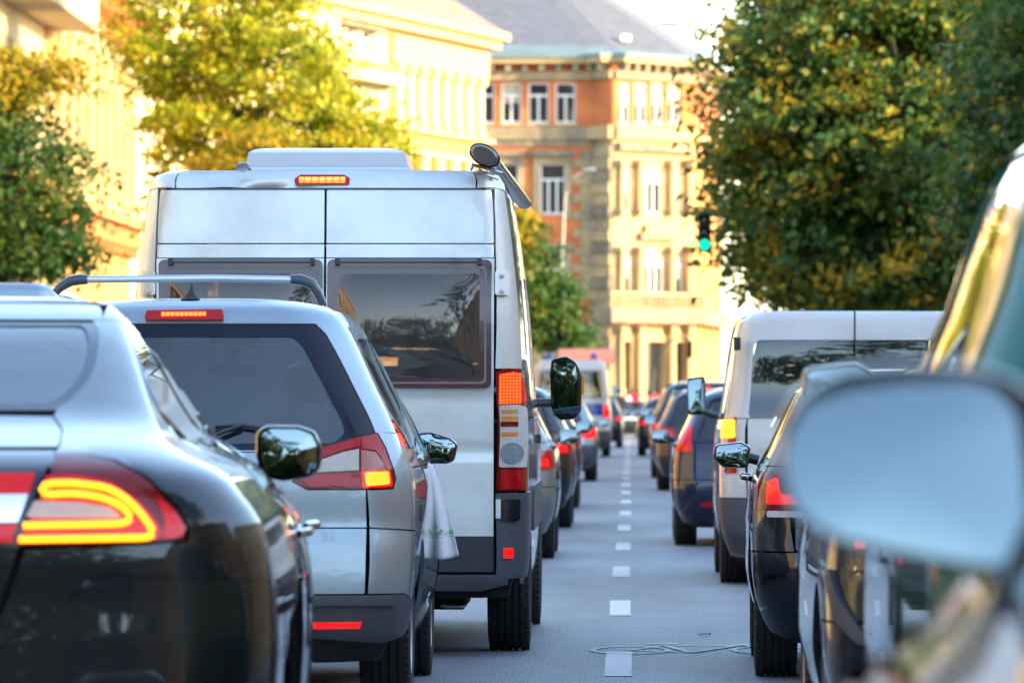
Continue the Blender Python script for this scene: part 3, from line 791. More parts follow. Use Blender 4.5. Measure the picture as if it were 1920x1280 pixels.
# ================================================================ silver people carrier (left lane, second car)
def people_carrier():
    Z0, cx = 27.6, -1.86
    root = empty('people_carrier', (cx, Z0, 0), 0, 'silver-blue people carrier with aluminium roof bar and a towel hanging from its side', 'car')
    s0 = FPX/Z0
    def p(x, y, dep=0.0):
        s = FPX/(Z0+dep); return ((x-1182)/s-cx, HCAM+(755-y)/s)
    rows = [(.22, .84, .16, .22), (.34, .90, .04, .06), (.48, .93, .0, .0), (.68, .945, .02, .0), (.80, .945, .045, .03), (.90, .94, .05, .15), (1.0, .925, .06, .55), (1.06, .905, .07, .85),
            (1.2, .85, .12, 1.15), (1.4, .755, .20, 1.5), (1.55, .685, .27, 1.75), (1.64, .635, .315, 1.95), (1.69, .59, .35, 2.1), (1.722, .52, .42, 2.25), (1.735, .44, .50, 2.35)]
    B = Body(rows, 4.82, r0=.20, rf=.45, D=1.2, bow=.07, bulge=.02)
    m = M['silver_blue']; zt = 1.735
    liner(B, root, .2, 1.0)
    xs = p(683, 1050)[0]                       # shut line
    zb = p(600, 1113)[1]; zc = p(600, 990)[1]; zl = p(600, 919)[1]
    # tailgate in two pressings
    rear(B, 'tailgate', m, [(-xs, zb), (xs, zb), (xs+.006, zc-.003), (-xs-.006, zc-.003)], root, 'C', h=.04, t=.02, rnd=.008)
    def crease(x, z):
        return .012*np.exp(-((z-zc-.02)/.03)**2)
    rear(B, 'tailgate', m, [(-xs-.006, zc+.003), (xs+.006, zc+.003), (xs+.002, zl), (p(575, 919)[0], zl), (p(545, 903)[0], p(545, 903)[1]), (p(600, 838)[0], p(600, 838)[1]+.0), (p(560, 850)[0]-.1, 1.09), (-(p(560, 850)[0]-.1), 1.09), (-p(600, 838)[0], p(600, 838)[1]), (-p(545, 903)[0], p(545, 903)[1]), (-p(575, 919)[0], zl), (-xs-.002, zl)], root, 'C', h=.04, t=.02)
    # quarter panels wrap the corner
    rear(B, 'quarter_panel', m, [(xs+.013, zb-.0), (.90, zb+.0), ('y', .40, zb-.06), ('y', .58, .62), ('y', .62, zc-.06), ('y', .3, zc-.02), (xs+.019, zc-.003)], root, 'B', wrap=True, h=.04, t=.02)
    rear(B, 'quarter_panel', m, [(xs+.019, zc+.003), ('y', .3, zc-.013), ('y', .62, zc-.052), ('y', .62, 1.17), ('y', .36, 1.17)]+[(p(q_[0]+2, 0)[0], p(0, q_[1])[1]) for q_ in ((703, 811), (719, 839), (729, 866), (738.5, 897), (733, 918))]+[(xs+.009, zl-.001)], root, 'B', wrap=True, h=.04, t=.02)
    # bumper, grey plastic
    zbb = p(600, 1205)[1]
    rear(B, 'bumper', M['plastic_grey'], [(-.93+.03, zb-.006)][0:0]+[(0, zb-.006), (.90, zb-.006), ('y', .42, zb-.10), ('y', .30, zbb+.03), (.80, zbb), (.55, zbb+.02), (0, zbb+.03)], root, 'B', wrap=True, h=.04, t=.03, off=.008,
         relief=None)
    rear(B, 'bumper_lip', M['plastic_grey'], [(0, zb-.045), (.86, zb-.045), (.86, zb-.012), (0, zb-.012)], root, 'B', h=.04, t=.02, off=.030, rnd=.01)
    rear(B, 'reflector', M['lit_red'], [p(566, 1177), p(672, 1176), p(676, 1165), p(566, 1166)], root, 'B', h=.05, off=.014, t=.01)  # no lamp: the reflector's brightness is put in as emission
    # tail lamps
    O = [(545, 902), (600, 838), (670, 819), (702, 813), (718, 841), (728, 868), (737, 897), (732, 915), (680, 917), (575, 917)]
    rear(B, 'tail_light', M['deep_red'], [p(*q) for q in O], root, 'B', off=.004, t=.03, h=.03, rnd=.01, wrap=True)
    rear(B, 'lamp_lens', M['red_lens'], [p(*q) for q in ((600, 843), (671, 822), (671, 838), (640, 845), (606, 858))], root, 'B', off=.010, t=.006, h=.03, wrap=True)
    rear(B, 'lamp_lens', M['red_lens'], [p(*q) for q in ((674, 821), (701, 815), (715, 842), (724, 868), (729, 884), (722, 884), (712, 862), (700, 846), (674, 842))], root, 'B', off=.010, t=.006, h=.03, wrap=True)
    rear(B, 'lamp_lens', M['clear_lens'], [p(*q) for q in ((602, 862), (640, 849), (670, 843), (671, 882), (586, 886))], root, 'B', off=.010, t=.006, h=.03)
    rear(B, 'lamp_lens', lens('pink_lens', (.5, .22, .2), .12, 35), [p(*q) for q in ((674, 845), (700, 849), (714, 868), (720, 884), (675, 884))], root, 'B', off=.010, t=.006, h=.03, wrap=True)
    rear(B, 'lamp_lens', M['red_lens'], [p(*q) for q in ((560, 893), (600, 889), (673, 888), (673, 913), (580, 913))], root, 'B', off=.010, t=.006, h=.03)
    rear(B, 'lamp_bulb', M['lit_yel'], [p(*q) for q in ((681, 886), (723, 885), (726, 909), (684, 912))], root, 'B', off=.014, t=.008, h=.03, rnd=.01, wrap=True)
    rear(B, 'lamp_lens', M['lit_red'], [p(*q) for q in ((676, 884.5), (726, 883), (731, 913), (677, 914.5))], root, 'B', off=.0115, t=.006, h=.03, rnd=.008, wrap=True)
    # hatch frame and glass
    g0, g1, g2 = p(703, 812, .1), p(597, 607, .3), None
    zg0 = 1.10
    gb = [(0, zg0), (g0[0]-.05, zg0), (g0[0]+.005, p(0, 818, .1)[1]), (g0[0]-.02, g0[1]+.05), (p(650, 700, .2)[0], p(650, 700, .2)[1]), (p(610, 625, .3)[0], p(610, 625, .3)[1]), (p(590, 606, .3)[0], p(590, 606, .3)[1]), (0, p(590, 603, .3)[1])]
    full = gb[1:-1]; full = full+mir(full)
    Hh = [(B.a_of_x(x, z), z) for x, z in full]
    a2 = B.A1+B.C
    zlow = 1.094
    O2 = [(B.a_of_x(-(p(600, 838)[0]), 1.09), zlow), (B.a_of_x(p(600, 838)[0], 1.09), zlow)] + [(B.a_of_x(*p(670, 818)), p(0, 817)[1]), (B.a_of_x(*p(703, 812)), p(0, 811)[1])]
    ye_ = .36
    O2 += [(B.a_of_y(ye_, 1.175), 1.175)]+[(B.a_of_y(float(B.yr(z))+B.r0+B.bow+.02, z), z) for z in (1.3, 1.45, 1.6, 1.68, zt)]
    half = O2[1:]
    outl = half+[(-a, z) for a, z in half[::-1]]
    rear(B, 'hatch_frame', m, _raw(outl), root, 'C', wrap=True, holes=[Hh], h=.04, t=.02)
    fr_in = [(x*.90, 1.13+(z-1.10)*.86 if z > 1.1 else z+.03) for x, z in full]
    rear(B, 'glass_border', M['frit'], [(x*1.01, z) for x, z in full], root, 'C', holes=[[(x*.86-(.02 if x > 0 else -.02), zg0+.03+(z-zg0)*.84) for x, z in full]], h=.04, off=-.004, t=0, hrnd=.12, rnd=.02)
    rear(B, 'rear_window', M['glass_rear'], full, root, 'C', off=-.007, t=0, h=.06)
    # wiper
    yw = .085
    wp = MB().tube([tuple(B.Rf(np.array([a]), np.array([z]))[0]+np.array([0, -.02, 0])) for a, z in ((p(400, 803)[0], 1.20), (p(450, 800)[0], 1.207), (p(500, 797)[0], 1.19))], .009, 6)
    wp.tube([(p(345, 830)[0], .05, 1.12), tuple(B.Rf(np.array([p(450, 800)[0]]), np.array([1.205]))[0]+np.array([0, -.03, 0]))], .011, 6)
    wp.build('rear_wiper', M['satin'], root, True)
    # high brake light
    hb = [p(270, 602, .3), p(274, 586, .3), p(416, 584, .3), p(420, 602, .3)]
    rear(B, 'high_brake_light', M['red_lens'], hb, root, 'C', off=.016, t=.02, h=.04, rnd=.01)
    hl = [p(302, 597, .3), p(385, 596, .3), p(385, 589, .3), p(302, 590, .3)]
    hbl = rear(B, 'brake_light_strip', lit('brake_strip_cells', (1, .13, .012), 1.6, lens=160, lo=.3), hl, root, 'C', off=.021, t=.004, h=.04)
    roof_cap(B, m, root, .022)
    # flanks
    arch_side(B, root, m, [.622, 1.45, 2.48, 3.45, 4.05], .24, lambda y: 1.02-max(0, y-3.3)*.08, [(.95, .37, .34), (3.80, .37, .34)], h=.06, names=['quarter_panel', 'rear_door', 'front_door', 'fender'])
    zf = 1.026
    yr_ = lambda z: float(B.yr(z))+B.r0+B.bow+.02
    yf_ = lambda z: 4.82-float(B.yf(z))-.2
    w1 = [(yr_(1.15)+.1, 1.10), (1.38, 1.10), (1.38, 1.58), (yr_(1.6)+.12, 1.58)]
    w2 = [(1.46, 1.09), (2.42, 1.08), (2.42, 1.585), (1.46, 1.585)]
    w3 = [(2.52, 1.08), (yf_(1.08)-.42, 1.07), (yf_(1.55)-.22, 1.56), (2.52, 1.585)]
    out = [(.62, zf), (yf_(zf), zf)]+[(yf_(z), z) for z in (1.15, 1.3, 1.45, 1.6, 1.7, zt)]+[(yr_(z), z) for z in (zt, 1.68, 1.6, 1.45, 1.3, 1.2)]+[(.622, 1.175)]
    flank(B, 'side_frame', m, out, root, h=.07, holes=[w1, w2, w3], hrnd=.03, t=.02)
    for wn in (w1, w2, w3):
        flank(B, 'side_window', M['glass_dark'], wn, root, off=-.008, t=0, h=.12)
    # chrome-edged black window surround
    front_skin(B, m, root, .24, 1.02, 4.04)
    patch('windscreen', B.Fr(), [(-.72, 1.04), (.72, 1.04), (.52, 1.66), (-.52, 1.66)], M['glass'], root, t=0, h=.12)
    # rails and the roof bar
    yb = 1.35
    def q(x, y): 
        a, b = p(x, y, yb); return (a, yb, b)
    br = MB()
    a, b = q(160, 524), q(548, 524)
    br.tube([a, (0.02, yb, a[2]+.006), b], .0165, 14, (1, 1)); bar = br.build('roof_bar', M['alu'], root, True)
    for (P_, rr) in (([(164, 524), (150, 524), (132, 527), (116, 536), (104, 548)], (.021, .024, .024, .021, .018)), ([(545, 524), (562, 524), (583, 531), (596, 548), (606, 572)], (.021, .024, .024, .021, .018))):
        MB().tube([q(*c) for c in P_], list(rr), 12).build('bar_foot', mat('bar_foot_plastic', (.035, .05, .08), .3, coat=.5), bar, True)
    # shark fin
    fx, fz = p(355, 556, .55)
    rs = []
    for (u, hh) in ((0, 0), (.25, .02), (.6, .055), (.85, .072), (1, .05)):
        rs.append(u)
    fin = MB(); prof = [(.045, 0), (.030, .010), (.015, .028), (.007, .052), (.002, .070)]
    fin.rings([[(fx+a_*math.cos(t_), .62+b_*.9+ (.09-a_)*.3+ (.05+a_*1.2)*math.sin(t_), fz-.012+b_) for t_ in [2*math.pi*k_/12 for k_ in range(12)]] for a_, b_ in prof])
    fin.build('roof_antenna', M['under'], root, True)
    wheels(root, .345, .225, .80, .95, 3.80)
    cabin(root, [1.25], .62, .40, h=.52)
    cabin(root, [2.55], .72, .40, ymir=3.1, zmir=1.455, ywheel=3.2, zwheel=1.10, h=.62)
    MB().box((0, 3.55, 1.0), (1.5, .5, .08)).build('dashboard', M['dash'], root)
    # right mirror
    def qm(x, y): return p(x, y, 3.35)
    OM = [qm(779, 868), (qm(779, 812)), qm(806, 810), qm(846, 822), qm(859, 832), qm(852, 864), qm(838, 869)]
    side_mirror(root, OM, 3.35, .15, 'satin', arm=[(.86, 3.42, qm(0, 864)[1]-.02), (OM[0][0]+.03, 3.40, qm(0, 862)[1])], tilt=R(4.5), yaw=R(5))
    side_mirror(root, mir(OM), 3.35, .15, 'satin', arm=[(-.86, 3.42, qm(0, 864)[1]-.02), (-OM[0][0]-.03, 3.40, qm(0, 862)[1])], tilt=R(4.5), yaw=R(-5))
    # door handles
    for (x, y, dep) in ((792, 902, 1.75), (803, 918, 2.75)):
        a, b = p(x, y, dep)
        for sg in (1, -1):
            MB().tube([(sg*(a-.05), dep+.10, b), (sg*(a-.008), dep+.06, b), (sg*(a-.002), dep-.04, b), (sg*(a-.05), dep-.10, b)], [.014, .017, .018, .012], 10, (1, 1.1)).build('door_handle', M['chrome'], root, True)
    # badge strip on the tailgate
    MB().box((0, B.yr(.88)-.012, 1.03), (.5, .02, .03)).build('trim_strip', M['chrome'], root)
    # exhaust and rear axle
    MB().tube([(-.35, .25, .24), (-.35, .6, .26)], .035, 12).tube([(-.7, .95, .3), (.7, .95, .3)], .05, 8).build('exhaust', M['under'], root, True)
    # towel: shut in the front door, its own thing
    rng = random.Random(4)
    T = []; nu, nv = 21, 30
    yT = 2.45
    top_l, top_r = p(783, 872, yT), p(808, 880, yT); bot_l, bot_r = p(798, 1046, yT), p(861, 1046, yT)
    for j in range(nv+1):
        v = j/nv
        xl = top_l[0]+(bot_l[0]-top_l[0])*v**.8; xr = top_r[0]+(bot_r[0]-top_r[0])*(v**.72)
        for i in range(nu+1):
            u = i/nu
            x = xl+(xr-xl)*u
            z = top_l[1]+(bot_l[1]-top_l[1])*v-.010*math.sin(math.pi*u)*v+.02*(1-v)*math.sin(math.pi*u)+(.012*u*v)
            y = yT+.035*math.sin(u*7.5+v*1.2)*(.35+.65*v)-.05*v*u
            T.append((cx+x, Z0+y, z))
    F = [(j*(nu+1)+i, j*(nu+1)+i+1, (j+1)*(nu+1)+i+1, (j+1)*(nu+1)+i) for j in range(nv) for i in range(nu)]
    o = mk('towel', T, F, M['towel'], None, True)
    md = o.modifiers.new('thick', 'SOLIDIFY'); md.thickness = .004
    tag(o, 'white towel with green clover embroidery hanging from the side of the people carrier', 'towel')
    # embroidery: clovers and a chain, laid on the towel
    def tp(x, y):
        v = (y-872)/(1046-872)
        xl = 783+(798-783)*v**.8; xr = 808+(861-808)*v**.72
        u = (x-xl)/(xr-xl); i = min(nu-1e-6, max(0, u*nu)); j = min(nv-1e-6, max(0, v*nv))
        i0, j0 = int(i), int(j); fi, fj = i-i0, j-j0
        P = [Vector(T[(j0+b)*(nu+1)+i0+a]) for b in (0, 1) for a in (0, 1)]
        q_ = (P[0]*(1-fi)+P[1]*fi)*(1-fj)+(P[2]*(1-fi)+P[3]*fi)*fj
        return q_+Vector((0, -.006, 0))
    g = MB()
    def leafc(x, y, r):
        for k in range(3):
            a = math.pi/2+k*2*math.pi/3; c = (x+r*.75*math.cos(a), y-r*.75*math.sin(a))
            V = [tp(c[0]+r*.6*math.cos(t), c[1]+r*.6*math.sin(t)) for t in [2*math.pi*i/8 for i in range(8)]]
            g.add(V, [tuple(range(8))])
    for x, y, r in ((804, 979, 5), (807, 998, 4), (828, 999, 5), (846, 1000, 4), (815, 986, 4), (812, 1010, 4)): leafc(x, y, r)
    for x, y in ((816, 990), (817, 998), (818, 1005), (818, 1011)):
        leafc(x, y, 3.2)
    g.build('embroidery', M['towel_green'], o)['kind'] = 'stuff'
    h_ = MB()
    pts = [(800+t*52, 1002+6*math.sin(t*9)) for t in np.linspace(0, 1, 26)]
    h_.tube([tp(*c) for c in pts], .0012, 5)
    pts = [(800+t*52, 1002-6*math.sin(t*9)) for t in np.linspace(0, 1, 26)]
    h_.tube([tp(*c) for c in pts], .0012, 5)
    h_.build('embroidery', M['towel_brown'], o)['kind'] = 'stuff'
people_carrier()

# ================================================================ silver camper van (left lane)
def camper():
    Z0, cx = 33.6, -1.567
    root = empty('camper_van', (cx, Z0, 0), 0, 'tall silver camper van with brown acrylic rear windows and awning bag on its roof', 'camper van')
    def p(x, y, dep=0.0):
        s = FPX/(Z0+dep); return ((x-1182)/s-cx, HCAM+(755-y)/s)
    rows = [(.30, .99, .03, .25), (.42, 1.02, .0, .05), (.60, 1.03, .0, .0), (.86, 1.035, .01, .02), (1.0, 1.035, .015, .1), (1.10, 1.035, .02, .25), (1.22, 1.03, .025, .75), (1.32, 1.02, .03, 1.0), (1.7, .998, .05, 1.35),
            (2.05, .965, .09, 1.68), (2.30, .932, .125, 1.95), (2.40, .915, .14, 2.1), (2.455, .895, .16, 2.25), (2.49, .85, .20, 2.4), (2.50, .79, .26, 2.5)]
    B = Body(rows, 5.99, r0=.13, rf=.35, D=.8, bow=.035, bulge=.012)
    m = M['silver_white']; zt = 2.50
    liner(B, root, .3, 1.2)
    dw = M['silver_white']
    gx = .004
    zl0 = p(0, 1005)[1]; zt0 = p(0, 356, .13)[1]; zA = p(0, 457, .1)[1]; zB = p(0, 484, .1)[1]
    xr = p(925, 0)[0]
    xi = .006
    # right and left doors: upper panel / strip / window frame / lower
    xe = lambda z: xr-.012*max(0, (z-2.15)/.25)**1.6-(.0)
    for sg in ('R', 'L'):
        rear(B, 'rear_door_panel', dw, [(xi, zA+.004), (xe(zA), zA+.004), (xe(2.25), 2.25), (xe(2.33), 2.33), (xe(2.36)-.004, zt0), (xi, zt0)], root, sg, h=.07, t=.02, rnd=.006)
        rear(B, 'rear_door_panel', dw, [(xi, zB+.003), (xe(zB), zB+.003), (xe(zA), zA-.003), (xi, zA-.003)], root, sg, h=.07, t=.015, off=.002)
        def relief(x, z):
            a = 1/(1+np.exp(-(z-(HCAM+(755-733)/366.))/.006))
            b = np.exp(-((z-(HCAM+(755-846)/366.))/.020)**2)
            return .012*a-.010*b+.0
        wx0, wx1, wz0, wz1 = .012, p(921, 0)[0]-.002, p(0, 728)[1], p(0, 487)[1]
        rear(B, 'rear_door', dw, [(xi, zl0), (xr, zl0), (xr, zB-.003), (xi, zB-.003)], root, sg, h=.035, t=.02, holes=[[(wx0+.01, wz0+.02), (wx1-.01, wz0+.02), (wx1-.01, wz1-.02), (wx0+.01, wz1-.02)]], hrnd=.03, relief=relief)
        # acrylic window: outer dark lip, pale seal, bulged pane
        wf = rear(B, 'window_frame', M['acrylic_edge'], [(wx0, wz0), (wx1, wz0), (wx1, wz1), (wx0, wz1)], root, sg, off=.030, t=.035, h=.05, rnd=.035,
                  holes=[[(wx0+.062, wz0+.055), (wx1-.062, wz0+.055), (wx1-.062, wz1-.075), (wx0+.062, wz1-.075)]], hrnd=.03)[0]
        sl_ = rear(B, 'window_seal', mat('window_seal_grey', (.20, .17, .17), .5), [(wx0+.026, wz0+.022), (wx1-.026, wz0+.022), (wx1-.026, wz1-.034), (wx0+.026, wz1-.034)], root, sg, off=.034, t=.006, h=.05, rnd=.03,
                  holes=[[(wx0+.036, wz0+.032), (wx1-.036, wz0+.032), (wx1-.036, wz1-.046), (wx0+.036, wz1-.046)]], hrnd=.026)
        bulge = lambda x, z: .030*np.clip(1-((np.abs(x)-(wx0+wx1)/2)/((wx1-wx0)/2-.05))**4, 0, 1)*np.clip(1-((z-(wz0+wz1)/2)/((wz1-wz0)/2-.06))**4, 0, 1)
        pane = rear(B, 'rear_window', M['acrylic'], [(wx0+.06, wz0+.053), (wx1-.06, wz0+.053), (wx1-.06, wz1-.073), (wx0+.06, wz1-.073)], root, sg, off=.034, t=0, h=.03, rnd=.03, relief=bulge)
        # hinge bar of the window
        rear(B, 'window_hinge', M['satin'], [(wx0+.06, wz1-.016), (wx1-.07, wz1-.016), (wx1-.07, wz1+.002), (wx0+.06, wz1+.002)], root, sg, off=.052, t=.03, h=.1, rnd=.006)
        for hx in (wx0+.052, wx1-.062): rear(B, 'hinge_clip', M['plastic'], [(hx-.012, wz1-.03), (hx+.012, wz1-.03), (hx+.012, wz1+.003), (hx-.012, wz1+.003)], root, sg, off=.055, t=.03, h=.1, rnd=.004)
        # dark trim foot of the door
        rear(B, 'door_trim', M['plastic'], [(xi, p(0, 1072)[1]), (xr, p(0, 1072)[1]), (xr, zl0-.004), (xi, zl0-.004)], root, sg, h=.08, t=.02)
        # corner post
        zl = p(0, 692)[1]
        aP = [(xr+.010, zl+.004), ('y', .20, zl+.004)]+[('y', .20+(float(B.yr(z))), z) for z in (1.7, 2.05, 2.3, 2.38)]+[(xe(2.36)+.012, zt0+.01), (xe(2.33)+.010, 2.33), (xe(2.25)+.010, 2.25), (xr+.010, 2.1)]
        rear(B, 'corner_post', m, aP, root, sg, wrap=True, h=.05, t=.02)
        # hinges with recess
        for hz in (p(0, 531, .05)[1],):
            x0, x1 = p(926, 0)[0], p(951, 0)[0]
            hg = rear(B, 'door_hinge', M['silver_white'], [(x0, hz-.062), (x1-.004, hz-.062), (x1, hz-.05), (x1, hz+.05), (x1-.004, hz+.062), (x0, hz+.062)], root, sg, off=.024, t=.022, h=.05, rnd=.012, wrap=True)[0]
            for dz in (-.04, .04):
                c = B.Rf(np.array([(x0+x1)/2+.006]), np.array([hz+dz]))[0]; sx = 1 if sg == 'R' else -1
                MB().lathe([(-.040, .001), (-.040, .008), (-.034, .012), (-.02, .012)], 'y', 12, (sx*c[0], c[1], c[2])).build('hinge_bolt', M['alu'], hg, True)
            MB().tube([(sx*(x0+.004), float(c[1])-.028, hz-.055), (sx*(x0+.004), float(c[1])-.028, hz+.055)], .008, 8).build('hinge_pin', M['alu'], hg, True)
        # tail lamp tower
        T = lambda P_: [p(*q_) for q_ in P_]
        tl = [(930, 920), (989, 919), (991, 860), (990, 790), (985, 740), (974, 692), (950, 690), (929, 697)]
        rear(B, 'tail_light', M['deep_red'], T(tl), root, sg, off=.006, t=.03, h=.03, rnd=.008, wrap=True)
        rear(B, 'brake_lamp', M['lit_cell'], T([(935, 757), (974, 756), (972, 700), (960, 697), (936, 702)]), root, sg, off=.013, t=.006, h=.03, rnd=.006, wrap=True)
        rear(B, 'lamp_edge', M['lit_red_soft'], T([(976, 755), (985, 752), (981, 735), (974, 704)]), root, sg, off=.012, t=.006, h=.03, wrap=True)
        rear(B, 'lamp_lens', M['clear_lens'], T([(935, 876), (983, 876), (983, 765), (970, 759), (935, 760)]), root, sg, off=.013, t=.006, h=.03, rnd=.012, wrap=True)
        for zz in (770, 782, 812): rear(B, 'indicator_lens', M['amber_lens'], T([(940, zz+5), (967, zz+5), (967, zz-2), (940, zz-2)]), root, sg, off=.016, t=.004, h=.03, wrap=True)
        rear(B, 'bulb_socket', M['deep_red'], T([(938, 800), (968, 800), (968, 790), (938, 790)]), root, sg, off=.015, t=.004, h=.03, wrap=True)
        cxx, czz = p(957, 849)
        circ = [(cxx+.053*math.cos(a), czz+.053*math.sin(a)) for a in [2*math.pi*k/24 for k in range(24)]]
        rl = rear(B, 'reversing_lamp', M['bulb_lens'], circ, root, sg, off=.020, t=.01, h=.02, wrap=True)[0]
        c = B.Rf(np.array([cxx]), np.array([czz]))[0]; sx = 1 if sg == 'R' else -1
        for k in range(1, 4):
            rr = .013*k
            MB().tube([(sx*cxx+rr*math.cos(a), c[1]-.026+ (cxx+rr*sx*math.cos(a)*sx-.86)*.15, czz+rr*math.sin(a)) for a in [2*math.pi*i/20 for i in range(21)]], .0022, 5).build('lens_ring', M['clear_lens'], rl, True)
        rear(B, 'lamp_lens', M['red_lens'], T([(938, 917), (976, 917), (982, 880), (938, 880)]), root, sg, off=.013, t=.006, h=.03, rnd=.004, wrap=True)
        # bumper corner
        rear(B, 'bumper_corner', M['plastic_grey'], [(p(929, 0)[0], p(0, 1085)[1]), ('y', .26, p(0, 1078)[1]), ('y', .44, p(0, 1050)[1]), ('y', .48, p(0, 985)[1]), ('y', .48, p(0, 924)[1]), (p(929, 0)[0], p(0, 924)[1])], root, sg, off=.016, t=.03, h=.05, rnd=.012, wrap=True)
        lb = rear(B, 'latch_box', M['satin'], T([(940, 975), (967, 975), (968, 936), (941, 936)]), root, sg, off=.035, t=.02, h=.05, rnd=.01)[0]
        rear(B, 'hinge_plate', M['alu'], T([(929, 972), (938, 972), (938, 936), (929, 936)]), root, sg, off=.028, t=.02, h=.05, rnd=.002)
        rear(B, 'reflector', M['lit_red'], T([(943, 1046), (958, 1046), (958, 1027), (943, 1027)]), root, sg, off=.026, t=.01, h=.05, rnd=.003)  # passive reflector, given a glow of its own
    # bumper beam
    rear(B, 'bumper', M['plastic_grey'], [(0, p(0, 1104)[1]), (.80, p(0, 1104)[1]), (.93, p(0, 1092)[1]), (.93, p(0, 1077)[1]), (0, p(0, 1077)[1])], root, 'B', off=.03, t=.04, h=.08, rnd=.01)
    # spoiler / roof edge with the dent
    zs0, zs1 = p(0, 352, .13)[1], zt
    def dent(a, z):
        d = np.exp(-(((a+.38)/.24)**2+((z-2.395-.12*(a+.38))/.022)**2))+.5*np.exp(-(((a+.25)/.20)**2+((z-2.375)/.02)**2))-.8*np.exp(-(((a+.58)/.10)**2+((z-2.395)/.02)**2))
        return -.030*d+.03*np.exp(-((z-zs0-.03)/.06)**2)*0
    full = [(-a, z) for a, z in ((0.90, zs0),)]
    O = [(-.865, zs0), (.865, zs0), (.865, 2.43), (.86, zt-.004), (-.86, zt-.004), (-.865, 2.43)]
    a_ = B.a_of_x
    xs_ = .80
    rear(B, 'roof_edge', m, _raw([(a_(-.77, zs0), zs0), (a_(.77, zs0), zs0), (a_(.77, 2.45), 2.45), (a_(.70, zt-.003), zt-.003), (a_(-.70, zt-.003), zt-.003), (a_(-.77, 2.45), 2.45)]), root, 'C', wrap=True, h=.025, t=.02, relief=dent)
    for sg in ('R', 'L'):
        rear(B, 'roof_corner', m, [(.778, zs0)]+[(.86, zs0+.002), ('y', .4, 2.37), ('y', .45, 2.44), ('y', .5, zt-.004), (.708, zt-.003), (.778, 2.45)], root, sg, wrap=True, h=.04, t=.015, off=.004)
    rear(B, 'door_seal', M['satin'], [(-.86, zt0+.001), (.86, zt0+.001), (.86, zt0+.008), (-.86, zt0+.008)], root, 'C', off=.006, t=.02, h=.1)
    hb = rear(B, 'high_brake_light', M['red_lens'], [p(553, 347, .14), p(655, 347, .14), p(656, 336, .14), p(645, 330, .14), p(563, 330, .14), p(552, 337, .14)], root, 'C', off=.012, t=.02, h=.04, rnd=.01)
    rear(B, 'brake_light_strip', lit('brake_strip_led', (1, .20, .03), 2.0, lens=85, lo=.3), [p(561, 344, .14), p(647, 344, .14), p(647, 335, .14), p(561, 335, .14)], root, 'C', off=.018, t=.006, h=.04, rnd=.004)
    # repair patch on the dent: small crumpled foil
    fx, fz = p(457, 314, .15)
    rr = random.Random(2); ms = MB(); rs = []
    for k, q_ in enumerate((.2, .7, 1, .8)):
        rs.append([(fx+q_*.045*math.cos(a)*(1+rr.uniform(-.2, .2)), .12-.010*k+rr.uniform(-.006, .006), fz+q_*.026*math.sin(a)*(1+rr.uniform(-.25, .25))) for a in [2*math.pi*i/12 for i in range(12)]][::-1])
    ms.rings(rs[::-1]).build('foil_patch', M['chrome'] if False else mat('grey_tape', (.35, .38, .40), .4, .3), root, False)
    roof_cap(B, m, root, .02)
    # flank
    arch_side(B, root, m, [.50, 1.7, 3.1, 4.15, 5.2], .36, lambda y: 1.22, [(1.0, .40, .36), (5.03, .40, .36)], h=.1, names=['side_panel', 'side_panel', 'front_door', 'fender'])
    yr_ = lambda z: float(B.yr(z))+.20
    yf_ = lambda z: 5.99-float(B.yf(z))-.2
    W3 = [[(1.9, 1.42), (2.9, 1.42), (2.9, 1.98), (1.9, 1.98)], [(3.3, 1.35), (4.25, 1.32), (3.95, 2.0), (3.3, 2.0)], [(.7, 1.55), (1.45, 1.55), (1.45, 1.95), (.7, 1.95)]]
    out = [(.50, 1.226), (yf_(1.226), 1.226)]+[(yf_(z), z) for z in (1.5, 1.8, 2.1, 2.4, zt)]+[(yr_(z)+(.0), z) for z in (zt, 2.4, 2.2, 2.0, 1.7, 1.5)]+[(.20, 1.48), (.50, 1.47)]
    flank(B, 'side_frame', m, out, root, h=.1, holes=W3, hrnd=.05, t=.02)
    for wn in W3: flank(B, 'side_window', M['glass_dark'], wn, root, off=-.006, t=0, h=.12)
    rear(B, 'quarter_panel', m, [('y', .215, 1.467), ('y', .50, 1.467), ('y', .50, p(0, 924)[1]+.01), ('y', .215, p(0, 924)[1]+.01)], root, 'B', wrap=True, h=.06, t=.01, off=-.001)
    front_skin(B, m, root, .36, 1.22, 5.19)
    patch('windscreen', B.Fr(), [(-.9, 1.3), (.9, 1.3), (.78, 2.2), (-.78, 2.2)], M['glass'], root, t=0, h=.15)
    patch('windscreen_header', B.Fr(), [(-.80, 2.205), (.80, 2.205), (.76, zt), (-.76, zt)], m, root, t=0, h=.1)
    # skylight on the roof
    def q(x, y, d): a, b = p(x, y, d); return (a, d, b)
    sk = MB()
    x0, z0_ = p(462, 309, 1.2); x1, _ = p(769, 309, 1.2); z1_ = p(0, 288, 1.2)[1]; z2_ = p(0, 279, 1.2)[1]
    z0_ = 2.50
    def rr_(x0, x1, y0, y1, z): return [(x0, y0, z), (x1, y0, z), (x1, y1, z), (x0, y1, z)]
    sk.rings([rr_(x0-.01, x1+.01, 1.0, 2.1, z0_), rr_(x0, x1, 1.02, 2.08, z0_+.045)]); 
    skl = sk.build('roof_skylight', M['alu'], root)
    MB().rings([rr_(x0+.004, x1-.004, 1.03, 2.07, z0_+.047), rr_(x0+.02, x1-.02, 1.05, 2.05, z1_+.0), rr_(x0+.05, x1-.07, 1.12, 1.98, z2_-.006), rr_(x0+.14, x1-.16, 1.25, 1.85, z2_+.004)]).build('skylight_dome', mat('frosted_skylight', (.42, .46, .50), .25, coat=.5), skl, False)
